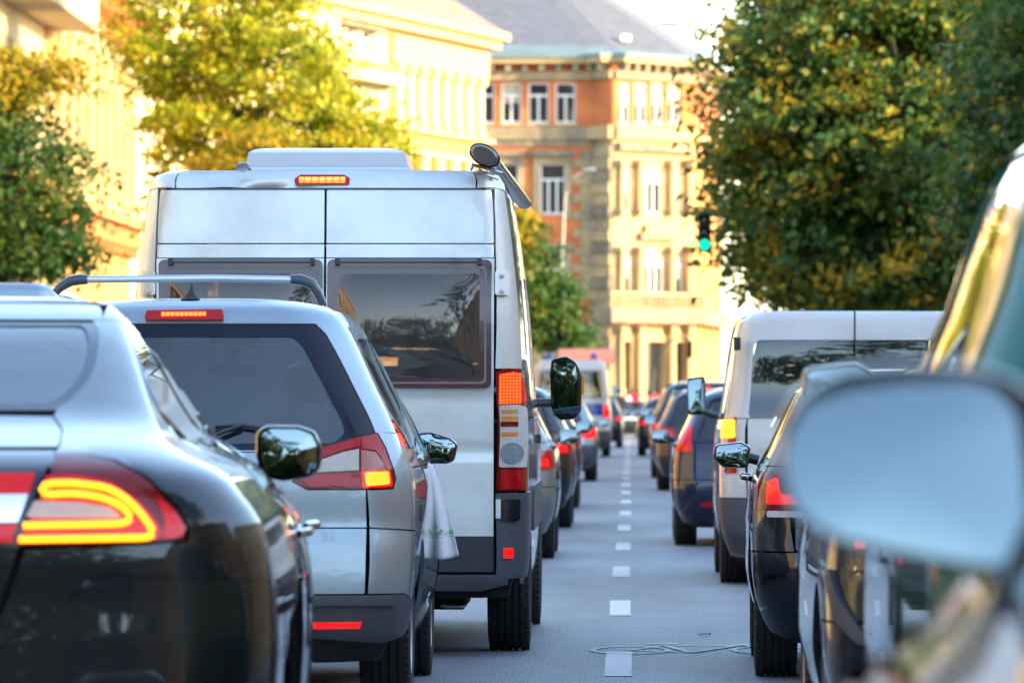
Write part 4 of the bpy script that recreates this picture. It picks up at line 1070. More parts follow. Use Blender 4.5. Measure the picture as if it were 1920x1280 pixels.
    # awning bag with brackets, a thing carried by the van but part of its body
    ax, az = p(909, 292, .1)
    pts = []
    aw = MB(); n = 20; rs = []
    for (d, k) in ((-.06, .80), (-.045, .95), (-.02, 1), (0, 1), (4.6, 1.0), (4.62, .9)):
        ring = []
        for i in range(n):
            a = 2*math.pi*i/n; ex, ez = .076*k*math.cos(a), .046*k*math.sin(a)
            c, s_ = math.cos(R(-28)), math.sin(R(-28))
            f_ = max(d, 0)/4.6
            ring.append((ax+ex*c-ez*s_+.10*f_, .06+d, az+ex*s_+ez*c-.085*f_))
        rs.append(ring)
    awo = aw.rings(rs).build('awning_bag', M['awning'], root, True)
    n2 = MB()
    ring = []
    for i in range(n+1):
        a = 2*math.pi*i/n; ex, ez = .080*math.cos(a), .050*math.sin(a); c, s_ = math.cos(R(-28)), math.sin(R(-28)); ring.append((ax+ex*c-ez*s_, .065, az+ex*s_+ez*c))
    n2.tube(ring, .006, 6).build('bag_hem', M['satin'], awo, True)
    for yb in (.12, 2.2, 4.3):
        b = MB()
        b.tube([(ax-.07, yb, az-.045), (ax+.02, yb, az-.068), (ax+.09, yb, az-.09)], .010, 6).tube([(ax-.06, yb, az-.05), (ax-.075, yb, az-.075)], .010, 6).tube([(ax+.03, yb, az-.07), (ax+.03, yb, 2.44)], .012, 6).tube([(ax-.03, yb-.03, az-.07), (ax+.01, yb-.03, az-.10), (ax+.07, yb, az-.12)], .007, 6)
        b.build('awning_bracket', M['alu'], root, True)
    wheels(root, .345, .225, .93, 1.0, 5.03)
    # under: spare wheel carrier, tow eye, exhaust
    u = MB().box((0, 1.2, .30), (1.4, 1.6, .14)).tube([(.05, .5, .27), (.05, 1.2, .27)], .05, 12).tube([(-.8, 1.0, .34), (.8, 1.0, .34)], .06, 10)
    u.build('rear_axle', M['under'], root, True)
    MB().tube([(.59, .38, .255), (.62, .36, .25), (.69, .36, .25), (.71, .38, .255)], .012, 8).build('tow_eye', M['alu'], root, True)
    # mirror
    def qm(x, y): return p(x, y, 4.75)
    OM = [qm(1034, 775), qm(1030, 700), qm(1034, 672), qm(1062, 667), qm(1080, 678), qm(1091, 705), qm(1090, 770), qm(1078, 786), qm(1050, 788)]
    for sg in (1, -1):
        O_ = OM if sg > 0 else mir(OM)
        sm = side_mirror(root, O_, 4.75, .17, 'satin', arm=[(sg*.98, 4.85, 1.30), (sg*(OM[0][0]+.02), 4.83, 1.30)], tilt=R(2.5), yaw=R(3)*sg)
        cxm = sg*(OM[0][0]+OM[6][0])/2
        MB().rings([[(cxm-.075, 4.735, 1.232), (cxm+.075, 4.735, 1.232), (cxm+.085, 4.735, 1.285), (cxm-.085, 4.735, 1.262)][::-1], [(cxm-.07, 4.728, 1.235), (cxm+.07, 4.728, 1.235), (cxm+.08, 4.722, 1.280), (cxm-.08, 4.722, 1.258)][::-1]]).build('wide_angle_mirror', M['mirror'], sm)
        xi_ = sg*(OM[5][0]+.002); MB().box((xi_, 4.80, p(0, 722, 4.75)[1]), (.02, .06, .11)).build('side_indicator', M['amber_lens'], sm)
    # sliding-door rail and handles, black side mouldings
    for sg in (1, -1):
        flank(B, 'side_moulding', M['plastic_grey'], [(1.45, .62), (4.55, .62), (4.55, .86), (1.45, .86)], root, (sg,), off=.012, t=.02, h=.2, rnd=.03)
        MB().box((sg*(1.052), 3.0, 1.10), (.03, .16, .05)).build('door_handle', M['plastic'], root)
    # cabin seen through the panes
    cabin(root, [4.0], .95, .45, ymir=4.75, zmir=1.84, ywheel=4.75, zwheel=1.35, xdrv=-.45, h=.75)
    MB().box((0, 5.1, 1.25), (1.7, .4, .1)).build('dashboard', M['dash'], root)
    MB().box((.35, 2.6, 1.25), (.8, .9, .5)).build('bench_seat', mat('brown_upholstery', (.16, .09, .05), .9), root)
    MB().box((-.95, 2.2, 1.8), (.03, 2.6, 1.1)).box((.78, 1.6, 2.1), (.3, 1.4, .35)).build('cupboard', mat('pale_wood', (.30, .19, .10), .6), root)
camper()

# ================================================================ black saloon (left foreground)
def saloon():
    Z0, cx, yaw = 16.6, -1.84, R(1.6)
    root = empty('black_saloon', (cx, Z0, 0), yaw, 'glossy black fastback saloon in the left foreground with glowing neon-tube tail lamp', 'car')
    def p(x, y, dep=0.0):
        s = FPX/(Z0+dep); X = (x-1182)/s
        return ((X-cx)+dep*math.tan(yaw), HCAM+(755-y)/s)
    rows = [(.20, .80, .12, .25), (.34, .90, .03, .05), (.50, .93, .0, .0), (.68, .94, .01, .0), (.80, .935, .02, .1), (.90, .92, .025, .25), (.99, .895, .035, .7), (1.06, .845, .05, 1.0), (1.12, .79, .10, 1.12), (1.165, .69, .22, 1.2),
            (1.205, .625, .45, 1.28), (1.235, .605, .66, 1.35), (1.27, .585, .82, 1.42), (1.33, .555, 1.02, 1.55), (1.42, .515, 1.30, 1.8), (1.50, .475, 1.56, 2.05), (1.555, .445, 1.80, 2.3), (1.58, .41, 1.95, 2.45)]
    B = Body(rows, 4.96, r0=.26, rf=.5, D=4.4, bow=.10, bulge=.045); B.bup = .06; B.rup = .13
    m = M['black']; zt = 1.58
    liner(B, root, .2, 1.0, off=.05)
    xs = p(86, 900)[0]; zb = .66
    rear(B, 'bumper', m, [(0, .30), (.72, .30), ('y', .52, .30), ('y', .62, .55), ('y', .657, .823), (xs+.14, zb+.204), (xs-.155, zb+.006), (0, zb+.004)], root, 'B', wrap=True, h=.04, t=.02, off=-.001)
    rear(B, 'bumper_valance', M['plastic'], [(0, .20), (.70, .20), ('y', .45, .26), ('y', .48, .292), (.70, .292), (0, .292)], root, 'B', wrap=True, h=.06, t=.02, off=-.01)
    zl0 = HCAM+(755-1024)/740; ztop = HCAM+(755-862)/740
    lampO = [p(22, 1022), p(55, 960), p(88, 868)]
    # boot lid
    zsp = p(0, 846)[1]
    z_b = 1.262
    rear(B, 'boot_lid', m, [(0, zb+.008), (xs-.16, zb+.008), (xs-.07, p(0, 1020)[1]), (xs-.05, p(0, 960)[1]), (xs-.004, p(0, 872)[1]), (xs+.005, 1.13), (xs+.004, zsp), (0, zsp)], root, 'B', h=.035, t=.02)
    rear(B, 'boot_lid', m, [(0, zsp+.008), (xs+.004, zsp+.008), (xs+.010, 1.19), (xs+.001, 1.225), (xs-.034, z_b), (0, z_b+.006)], root, 'B', h=.03, t=.006, off=.002)
    # lamp on the lid side
    rear(B, 'boot_lamp', M['lit_red_soft'], [(0, p(0, 1018)[1]), (p(18, 0)[0], p(0, 1018)[1]), (p(30, 0)[0], p(0, 983)[1]), (0, p(0, 983)[1])], root, 'B', h=.04, off=.012, t=.02)
    rear(B, 'boot_lamp', M['lit_red_soft'], [(0, p(0, 928)[1]), (p(50, 0)[0], p(0, 928)[1]), (p(60, 0)[0], p(0, 893)[1]), (0, p(0, 893)[1])], root, 'B', h=.04, off=.012, t=.02)
    rear(B, 'chrome_strip', M['chrome'], [(0, p(0, 980)[1]), (p(30, 0)[0], p(0, 980)[1]), (p(49, 0)[0], p(0, 931)[1]), (0, p(0, 931)[1])], root, 'B', h=.04, off=.016, t=.02)
    # body-side lamp
    L0 = [(20, 1023), (60, 960), (92, 856), (130, 852), (200, 868), (262, 898), (312, 944), (344, 990), (340, 1012), (250, 1018)]
    rear(B, 'tail_light', M['deep_red'], [p(*q) for q in L0], root, 'B', wrap=True, h=.03, off=.006, t=.02, rnd=.006)
    rear(B, 'lamp_lens', M['lit_red_soft'], [p(*q) for q in ((24, 1019), (62, 966), (80, 898), (150, 898), (205, 910), (258, 944), (300, 1000), (290, 1014))], root, 'B', wrap=True, h=.03, off=.011, t=.006, rnd=.006)
    rear(B, 'lamp_lens', M['lit_red_soft'], [p(*q) for q in ((285, 930), (318, 960), (340, 990), (336, 1008), (300, 1012), (304, 975))], root, 'B', wrap=True, h=.03, off=.010, t=.006, rnd=.006)
    rear(B, 'lamp_lens', M['clear_lens'], [p(*q) for q in ((44, 972), (60, 942), (150, 945), (205, 955), (225, 974))], root, 'B', wrap=True, h=.03, off=.015, t=.006, rnd=.006)
    def tube(P_, r=.0088):
        pts = fillet([p(*q) for q in P_]+[p(P_[-1][0]+.1, P_[-1][1]+.1)], .03, 3)[:]
        Q = []
        for i in range(len(P_)):
            pass
        # densify open path
        path = [np.array(p(*q)) for q in P_]; out = []
        for a, b in zip(path[:-1], path[1:]):
            k = max(2, int(np.linalg.norm(b-a)/.02)); out += [a+(b-a)*j/k for j in range(k)]
        out.append(path[-1]); sm_ = [out[0]]+[(out[i-1]+2*out[i]+out[i+1])/4 for i in range(1, len(out)-1)]+[out[-1]]
        V = [tuple(B.Rf(np.array([c[0]]), np.array([c[1]]))[0]+np.array([0, -.024, 0])) for c in sm_]
        for sg in (1, -1):
            MB().tube([(sg*v[0], v[1], v[2]) for v in V], r, 10).build('light_tube', M['lit_bar'], root, True)
    tube([(42, 985), (228, 982), (242, 976), (240, 962), (222, 944), (190, 928), (150, 920), (100, 925-3), (76, 928), (74, 915), (84, 904), (150, 906), (205, 915), (232, 932), (262, 962), (285, 994), (286, 1003), (270, 1010), (34, 1011)][0:0] or
         [(42, 985), (228, 982), (243, 974), (238, 960), (215, 942), (180, 930), (130, 924), (76, 928), (76, 907), (130, 905), (200, 914), (236, 936), (264, 965), (287, 998), (278, 1008), (34, 1011)])
    # quarter panel round the corner, above the lamp
    a_ = B.a_of_x
    P = [(xs+.012, p(0, 862)[1]+.002)]+[p(*q) for q in ((132, 849), (204, 865), (267, 895), (317, 941), (350, 988), (346, 1016), (252, 1022))]+[(xs-.045, zl0-.004), (xs-.003, zb+.06)]
    P = [(xs-.055, zl0-.010)]+[p(252, 1024), p(349, 1016), p(352, 988), p(318, 938), p(268, 892), p(205, 862), p(130, 848), (xs+.014, p(0, 856)[1])]
    ring = [(xs+.009, 1.135), (xs+.008, zsp), (xs+.014, 1.19), (xs+.005, 1.228), (xs-.030, z_b+.003)]
    # glass corner line up the C pillar
    gz = pchip([1.285, 1.33, 1.42, 1.49, 1.528], [.335, .385, .415, .41, .385]); g = [(float(gz(z)), float(z)) for z in np.linspace(1.285, 1.528, 11)]
    Q = _raw([(a_(x, z), z) for x, z in P]+[(a_(x, z), z) for x, z in ring]+[(a_(x, z), z) for x, z in g]+[(a_(0, 1.535), 1.535)][:0])
    # upper limit: roof and side window line (given as y,z)
    side = [(3.0, .0)]
    up = [('y', 2.22, 1.56)]
    win = [(1.95, 1.51), (1.62, 1.45), (1.40, 1.36), (1.30, 1.28), (1.33, 1.21), (1.622, 1.155)]
    Q += [(a_(.387, 1.53), 1.531)]
    Q += [(B.a_of_y(y, z), z) for y, z in ((2.36, 1.531), (2.35, 1.52))]+[(B.a_of_y(y, z), z) for y, z in win]+[(B.a_of_y(y, z), z) for y, z in ((1.62, 1.0), (1.62, .82), (1.40, .82), (1.28, .76), (1.05, .745), (.82, .72), (.70, .62), (.655, .825))]
    Q += [(a_(xs+.14, zb+.206), zb+.206), (a_(xs-.155, zb+.008), zb+.008)]
    rear(B, 'quarter_panel', m, _raw(Q), root, 'B', wrap=True, h=.035, t=.015)
    # roof rear header
    hd = [(a_(-.362, 1.535), 1.537), (a_(.362, 1.535), 1.537), (a_(.335, zt), zt-.002), (a_(-.335, zt), zt-.002)]
    aa = B.a_of_y(2.38, 1.533); ab = B.a_of_y(2.38, zt-.002)
    hd = [(-aa, 1.533), (aa, 1.533), (ab, zt-.001), (-ab, zt-.001)]
    rear(B, 'roof_header', m, _raw(hd), root, 'C', wrap=True, h=.012, t=.01)
    gfull = [(x, z) for x, z in g]; gfull = gfull+mir(gfull)
    rear(B, 'glass_border', M['frit'], gfull, root, 'C', off=-.004, t=0, h=.04, holes=[[(x*.93, 1.30+(z-1.285)*.90+.002) for x, z in gfull]], hrnd=.06)
    rear(B, 'rear_window', M['glass_rear'], gfull, root, 'C', off=-.008, t=0, h=.04)
    roof_cap(B, m, root, .022)
    # flanks ahead of the wheel
    def zb_(y): return 1.06-max(0, y-1.6)*.010-max(0, y-3.6)*.10
    arch_side(B, root, m, [1.624, 2.45, 3.55, 4.2], .26, zb_, [(1.12, .385, .35), (4.03, .385, .35)], h=.06, names=['rear_door', 'front_door', 'fender'])
    rear(B, 'side_sill', m, [('y', .67, .30), ('y', .80, .30), ('y', .74, .56), ('y', .67, .56)][:0] or [('y', .60, .32), ('y', .73, .32), ('y', .735, .48), ('y', .63, .55)], root, 'B', wrap=True, h=.06, t=.02, off=-.002)
    MBx = None
    for sg in (1, -1):
        wn1 = [(1.68, 1.20), (2.38, 1.15), (2.38, 1.49), (2.1, 1.485), (1.80, 1.43), (1.60, 1.34), (1.56, 1.26)]
        wn2 = [(2.44, 1.15), (3.30, 1.125), (3.02, 1.33), (2.70, 1.50), (2.44, 1.505)]
    yf_ = lambda z: 4.96-float(B.yf(z))-.25
    out = [(1.626, 1.07), (3.9, 1.045)]+[(yf_(z), z) for z in (1.14, 1.2, 1.3, 1.42, 1.5, zt-.004)]+[(2.36, zt-.004), (2.36, 1.53), (1.955, 1.513), (1.625, 1.455), (1.405, 1.365), (1.305, 1.28), (1.335, 1.215), (1.626, 1.160)]
    flank(B, 'side_frame', m, out, root, h=.05, holes=[[(1.45, 1.205), (2.38, 1.155), (2.38, 1.50), (2.0, 1.49), (1.68, 1.43), (1.48, 1.35), (1.39, 1.28)], wn2], hrnd=.02, t=.015)
    for wn in ([(1.45, 1.205), (2.38, 1.155), (2.38, 1.50), (2.0, 1.49), (1.68, 1.43), (1.48, 1.35), (1.39, 1.28)], wn2):
        flank(B, 'side_window', M['glass_dark'], wn, root, off=-.004, t=0, h=.06)
    for sg in (1, -1):
        pts = [(3.35, 1.12), (3.05, 1.34), (2.72, 1.515), (2.4, 1.52), (1.98, 1.50), (1.65, 1.443), (1.44, 1.36), (1.35, 1.28), (1.40, 1.20), (2.4, 1.14), (3.3, 1.105)]
        MB().tube([(sg*(float(B.flank(np.array(y), np.array(z)))+.002), y, z) for y, z in pts], .0045, 6).build('chrome_window_trim', M['chrome'], root, True)
    front_skin(B, m, root, .26, 1.04, 4.19)
    patch('windscreen', B.Fr(), [(-.60, 1.12), (.60, 1.12), (.40, 1.53), (-.40, 1.53)], M['glass'], root, t=0, h=.12)
    wheels(root, .35, .245, .805, 1.12, 4.03)
    cabin(root, [1.9], .62, .36, h=.5); cabin(root, [2.75], .62, .36, ymir=3.0, zmir=1.38, ywheel=3.35, zwheel=1.0, h=.6)
    def qm(x, y): return p(x, y, 3.25)
    OM = [qm(486, 893), qm(479, 850), qm(480, 808), qm(500, 797), qm(560, 798), qm(590, 808), qm(603, 838), qm(600, 880), qm(580, 895), qm(530, 902)]
    for sg in (1, -1):
        side_mirror(root, OM if sg > 0 else mir(OM), 3.25, .14, 'black', arm=[(sg*.80, 3.32, 1.085), (sg*(OM[0][0]+.03), 3.32, 1.10)], tilt=R(4.5), yaw=R(6)*sg, lip=.88)
    for yy in (2.0, 3.05):
        for sg in (1, -1):
            MB().tube([(sg*.955, yy-.1, .93), (sg*.985, yy-.05, .935), (sg*.985, yy+.06, .935), (sg*.955, yy+.1, .93)], .013, 8).build('door_handle', M['chrome'], root, True)
saloon()
# ================================================================ buildings
class Facade:
    """vertical plane from A=(x,y) to Bp=(x,y); local t along, z up, d outwards"""
    def __init__(s, A, Bp):
        s.A = Vector((A[0], A[1], 0)); s.d = Vector((Bp[0]-A[0], Bp[1]-A[1], 0)); s.len = s.d.length; s.d.normalize()
        s.n = Vector((s.d.y, -s.d.x, 0))      # outward when walking with the street on the right-hand side
        s.rot = Matrix((s.d, s.n*-1, Vector((0, 0, 1)))).transposed()
    def px(s, x, y=None):
        k = (x-1182)/FPX
        # A.x + t d.x = k (A.y + t d.y)
        t = (k*s.A.y-s.A.x)/(s.d.x-k*s.d.y)
        Y = s.A.y+t*s.d.y
        return t if y is None else (t, HCAM+(755-y)*Y/FPX)
    def pt(s, t, z, d=0): return s.A+s.d*t+s.n*d+Vector((0, 0, z))
    def fn(s, d=0.0):
        A, D, N = np.array(s.A), np.array(s.d), np.array(s.n)
        def f(u, v): return A+np.outer(u, D)+N*d+np.outer(v, [0, 0, 1])
        f.sign = 1 if Vector(np.cross(D, [0, 0, 1])).dot(s.n) > 0 else -1
        return f
    def box(s, mb, t0, t1, z0, z1, d0, d1):
        c = s.pt((t0+t1)/2, (z0+z1)/2, (d0+d1)/2)
        return mb.box(c, (abs(t1-t0), abs(d1-d0), abs(z1-z0)), s.rot)
    def part(s, name, m, parent, t0, t1, z0, z1, d0, d1):
        return s.box(MB(), t0, t1, z0, z1, d0, d1).build(name, m, parent)

def brick_mat(name, c1, c2, mortar, sc=1.0, ax='XZ'):
    m, t, b = nodes(name); setp(b, Roughness=.9)
    tc = t.nodes.new('ShaderNodeTexCoord'); sp = t.nodes.new('ShaderNodeSeparateXYZ'); cb = t.nodes.new('ShaderNodeCombineXYZ')
    t.links.new(tc.outputs['Object'], sp.inputs[0])
    t.links.new(sp.outputs[0], cb.inputs[0]); t.links.new(sp.outputs[2], cb.inputs[1])
    br = t.nodes.new('ShaderNodeTexBrick'); br.inputs['Scale'].default_value = sc
    br.inputs['Color1'].default_value = c1+(1,); br.inputs['Color2'].default_value = c2+(1,); br.inputs['Mortar'].default_value = mortar+(1,)
    br.inputs['Brick Width'].default_value = .25; br.inputs['Row Height'].default_value = .075; br.inputs['Mortar Size'].default_value = .010
    t.links.new(cb.outputs[0], br.inputs[0])
    n = t.nodes.new('ShaderNodeTexNoise'); n.inputs['Scale'].default_value = .7; n.inputs['Detail'].default_value = 6
    t.links.new(tc.outputs['Object'], n.inputs[0])
    mr = t.nodes.new('ShaderNodeMapRange'); mr.inputs[1].default_value = .3; mr.inputs[2].default_value = .7; mr.inputs[3].default_value = .75; mr.inputs[4].default_value = 1.2
    t.links.new(n.outputs[0], mr.inputs[0])
    mx = t.nodes.new('ShaderNodeMix'); mx.data_type = 'RGBA'; mx.blend_type = 'MULTIPLY'; mx.inputs[0].default_value = 1
    t.links.new(br.outputs[0], mx.inputs[6]); t.links.new(mr.outputs[0], mx.inputs[7]); t.links.new(mx.outputs[2], b.inputs['Base Color'])
    return m
M['brick'] = brick_mat('red_brickwork', (.58, .135, .030), (.48, .105, .028), (.45, .22, .09))
M['sandstone'] = mat('weathered_sandstone', (.50, .36, .18), .9, c2=(.17, .14, .10), scale=.55, detail=8)
M['sandstone_clean'] = mat('sandstone_light', (.44, .30, .145), .9, var=.16, scale=.8, detail=7)
M['sooty'] = mat('sooty_stone', (.10, .085, .065), .9, c2=(.34, .27, .17), scale=.9, detail=7)
M['cream'] = mat('cream_stucco', (.52, .37, .18), .9, var=.07, scale=.5, detail=6)
M['cream_lt'] = mat('pale_stucco', (.56, .45, .27), .9, var=.06, scale=.7, detail=6)
M['ochre'] = mat('ochre_stucco', (.56, .28, .08), .9, var=.12, scale=.8, detail=6)
M['ochre_dk'] = mat('terracotta_trim', (.50, .17, .04), .9, var=.15, scale=2)
M['win_white'] = mat('white_window_frame', (.72, .72, .70), .5)
M['pane'] = mat('window_pane', (.02, .025, .03), .05, spec=.8)
M['curtain'] = mat('drawn_blind', (.40, .34, .24), .8)
M['slate'] = mat('slate_roof', (.12, .125, .14), .7, var=.25, scale=1.5, stretch=(1, 1, 6))
M['tile_roof'] = mat('brown_tile_roof', (.26, .17, .12), .8, var=.25, scale=2, stretch=(1, 1, 5))
M['copper'] = mat('green_copper_gutter', (.15, .20, .185), .6, var=.2, scale=1)
M['metal_dk'] = mat('dark_painted_steel', (.05, .06, .065), .5)
M['lamp_grey'] = mat('galvanised_steel', (.35, .37, .39), .45, .5)

def window(F, parent, t0, t1, z0, z1, d=-.18, mull=1, trans=True, blind=None):
    """casement: frame with bars, panes behind; sits in its opening"""
    fw = min(.09, (t1-t0)*.12)
    mb = MB(); w = t1-t0
    F.box(mb, t0, t0+fw, z0, z1, d-.04, d+.04); F.box(mb, t1-fw, t1, z0, z1, d-.04, d+.04)
    F.box(mb, t0+fw, t1-fw, z1-fw, z1, d-.04, d+.04); F.box(mb, t0+fw, t1-fw, z0, z0+fw, d-.04, d+.04)
    zt = z0+(z1-z0)*.68
    if trans: F.box(mb, t0+fw, t1-fw, zt-fw*.6, zt+fw*.6, d-.035, d+.06)
    for i in range(mull):
        tc = t0+w*(i+1)/(mull+1); F.box(mb, tc-fw*.55, tc+fw*.55, z0+fw, (zt-fw*.6) if trans else z1-fw, d-.03, d+.045)
    o = mb.build('window', M['win_white'], parent)
    F.part('pane', M['pane'], o, t0+fw*.5, t1-fw*.5, z0+fw*.5, z1-fw*.5, d-.10, d-.06)
    if blind: F.part('blind', M['curtain'], o, t0+fw, t1-fw, z1-(z1-z0)*blind, z1-fw, d-.055, d-.042)
    return o
def wall(F, parent, t0, t1, z0, z1, m, holes=(), depth=.35, name='wall', d=0.0):
    H = [[(a, c), (b, c), (b, e), (a, e)] for a, b, c, e in holes]
    return patch(name, F.fn(d), [(t0, z0), (t1, z0), (t1, z1), (t0, z1)], m, parent, holes=H, h=40, t=depth, smooth=False)

# ---- the brick and sandstone corner building that closes the view
def brick_building():
    A, Bc, Cc, D, E = (-21, 331), ((1112-1182)/FPX*330, 330), ((1150-1182)/FPX*328.5, 328.5), ((1300-1182)/FPX*334, 334), ((1352-1182)/FPX*352, 352)
    root = empty('corner_building', (0, 330, 0), 0, 'red brick and sandstone corner building with slate hip roof closing the end of the street', 'building')
    root.location = (0, 0, 0)
    F1, F2, F3, F4 = Facade(A, Bc), Facade(Bc, Cc), Facade(Cc, D), Facade(D, E)
    zc = F1.px(1000, 150)[1]; ztop = F1.px(1000, 112)[1]; zb1 = F1.px(1000, 238)[1]; zb2 = F1.px(1000, 262)[1]
    # left wing: brick
    Wn = []
    for (x0, x1) in ((886, 927), (940, 977), (990, 1029), (1041, 1079)):
        a, b = F1.px(x0), F1.px(x1); Wn.append((a, b, F1.px(x0, 231)[1], F1.px(x0, 155)[1]))
    big = (F1.px(1012), F1.px(1060), F1.px(1030, 402)[1], F1.px(1030, 306)[1])
    big2 = (F1.px(925), F1.px(972), big[2], big[3])
    zfl = F1.px(1000, 560)[1]
    low = [(F1.px(1012), F1.px(1060), F1.px(1030, 560)[1], F1.px(1030, 480)[1])]
    L1 = F1.len
    wall(F1, root, 0, L1, zfl-2, zc, M['brick'], Wn+[big, big2]+low)
    for i, q in enumerate(Wn): window(F1, root, *q, mull=1, blind=.5 if i == 1 else None)
    for q in (big, big2, low[0]): window(F1, root, *q, mull=2)
    for q in (big, big2, low[0]):
        for a, b in ((q[0]-.32, q[0]), (q[1], q[1]+.32)): F1.part('window_surround', M['sandstone'], root, a, b, q[2]-.2, q[3]+.35, 0, .10)
        F1.part('window_lintel', M['sooty'], root, q[0]-.5, q[1]+.5, q[3]+.355, q[3]+.62, 0, .30)
        F1.part('window_surround', M['sandstone'], root, q[0], q[1], q[3], q[3]+.35, 0, .09)
    for q in Wn: F1.part('window_sill', M['sandstone_clean'], root, q[0]-.1, q[1]+.1, q[2]-.14, q[2]-.005, 0, .14)
    F1.part('ground_floor_wall', M['sandstone'], root, 0, L1, 0, zfl-2, -.3, .12)
    F1.part('string_course', M['sandstone'], root, 0, L1, zb2, zb1, 0, .22)
    F1.part('string_course', M['sooty'], root, 0, L1, zb2-.32, zb2-.004, 0, .10)
    # quoins of the left wing
    z = zfl
    k = 0
    while z < zb2-.6:
        F1.part('quoin', M['sandstone'], root, L1-(1.0 if k % 2 else .62), L1+.02, z, z+.42, -.02, .09); z += .44; k += 1
    # corner pilaster
    wall(F2, root, 0, F2.len, 0, zb2, M['sandstone'], ())
    wall(F2, root, 0, F2.len, zb2, zc, M['brick'], ())
    k = 0; z = 1.0
    while z < zb2-.6:
        F2.part('rusticated_block', M['sooty' if k % 3 == 1 else 'sandstone'], root, .05, F2.len-.05, z, z+.55, 0, .16 if k % 2 else .24); z += .6; k += 1
    F2.part('string_course', M['sandstone_clean'], root, -.1, F2.len+.1, zb2, zb1, 0, .36)
    # right front
    L3 = F3.len
    Wn = []
    for x0, x1 in ((1158, 1183), (1190, 1215), (1222, 1246), (1253, 1277)):
        Wn.append((F3.px(x0), F3.px(x1), F3.px(x0, 232)[1], F3.px(x0, 155)[1]))
    wall(F3, root, 0, L3, zb1, zc, M['brick'], Wn)
    for q in Wn: window(F3, root, *q, mull=1, blind=.55); 
    for q in Wn: F3.part('window_sill', M['sandstone_clean'], root, q[0]-.1, q[1]+.1, q[2]-.14, q[2]-.005, 0, .14)
    mid = (F3.px(1200), F3.px(1243), F3.px(1200, 400)[1], F3.px(1200, 312)[1])
    s1 = (F3.px(1166), F3.px(1184), mid[2], mid[3]); s2 = (F3.px(1258), F3.px(1276), mid[2], mid[3])
    m2 = (F3.px(1208), F3.px(1246), F3.px(1200, 556)[1], F3.px(1200, 468)[1]); m3 = (F3.px(1170), F3.px(1186), m2[2], m2[3]); m4 = (F3.px(1266), F3.px(1282), m2[2], m2[3])
    g = [(F3.px(a), F3.px(b), 0.2, F3.px(1200, 640)[1]) for a, b in ((1166, 1184), (1212, 1246), (1268, 1286))]
    wall(F3, root, 0, L3, 0, zb2, M['sandstone_clean'], [mid, s1, s2, m2, m3, m4]+g)
    F3.part('string_course', M['sandstone_clean'], root, -.05, L3, zb2, zb1-.005, -.3, .34)
    for q in (mid, m2): window(F3, root, *q, mull=2, blind=.3)
    for q in (s1, s2, m3, m4): window(F3, root, *q, mull=0, trans=True, blind=.6)
    for q in g: F3.part('door_recess', M['pane'], root, q[0], q[1], q[2], q[3], -.5, -.33)
    F3.part('cornice_band', M['sooty'], root, .1, L3, F3.px(1200, 285)[1], F3.px(1200, 270)[1], 0, .40)
    # pediment over the middle window
    for q, zz in ((m2, F3.px(1200, 450)[1]),):
        F3.part('pediment', M['sooty'], root, q[0]-.7, q[1]+.7, zz, zz+.35, 0, .4)
        F3.part('pediment', M['sandstone'], root, q[0]-.25, q[1]+.25, zz+.355, zz+.75, 0, .32)
    for x in (1157, 1191, 1251, 1284):
        t = F3.px(x)
        for (ya, yb) in ((404, 300), (566, 462), (742, 612)):
            za, zb_ = F3.px(x, ya)[1], F3.px(x, yb)[1]
            mb = MB(); c = F3.pt(t, 0, .26)
            mb.lathe([(za+.3, .20), (za+.5, .17), (zb_-.4, .145), (zb_-.3, .2)], 'z', 12, (c.x, c.y, 0))
            o = mb.build('column', M['sandstone_clean'], root, True)
            F3.part('capital', M['sandstone'], o, t-.26, t+.26, zb_-.3, zb_, 0, .5); F3.part('plinth', M['sandstone'], o, t-.26, t+.26, za, za+.3, 0, .5)
    zl0, zl1 = F3.px(1200, 606)[1], F3.px(1200, 578)[1]
    F3.part('balcony_slab', M['sooty'], root, -1.4, L3+.1, zl0, zl1, -.2, .95)
    t = -1.3
    while t < L3:
        F3.part('baluster', M['sandstone'], root, t, t+.16, zl1+.002, zl1+.62, .70, .86); t += .36
    F3.part('balcony_rail', M['sandstone_clean'], root, -1.4, L3+.1, zl1+.625, zl1+.80, .66, .92)
    # right, oblique front, sunlit ochre render above stone
    L4 = F4.len; Wn = []
    n4 = 4
    for i in range(n4):
        a = L4*(.12+i*.21); Wn.append((a, a+L4*.11, F4.px(1310, 232)[1]-.6, F4.px(1310, 170)[1]-.2))
    wall(F4, root, 0, L4, zb1, zc, M['brick'], Wn)
    for q in Wn: window(F4, root, *q, mull=0, blind=.7)
    W2 = [(L4*(.12+i*.21), L4*(.12+i*.21)+L4*.11, 9.4, 12.0) for i in range(n4)]+[(L4*(.12+i*.21), L4*(.12+i*.21)+L4*.11, 4.6, 7.2) for i in range(n4)]
    wall(F4, root, 0, L4, 0, zb1-.003, M['ochre'], W2)
    for q in W2: window(F4, root, *q, mull=0, blind=.7)
    F4.part('string_course', M['sandstone_clean'], root, 0, L4, zb2, zb1, 0, .3)
    F4.part('balcony_slab', M['sandstone'], root, 0, L4, zl0, zl1, 0, .5)
    # cornice, brackets, gutter
    zc2 = zc
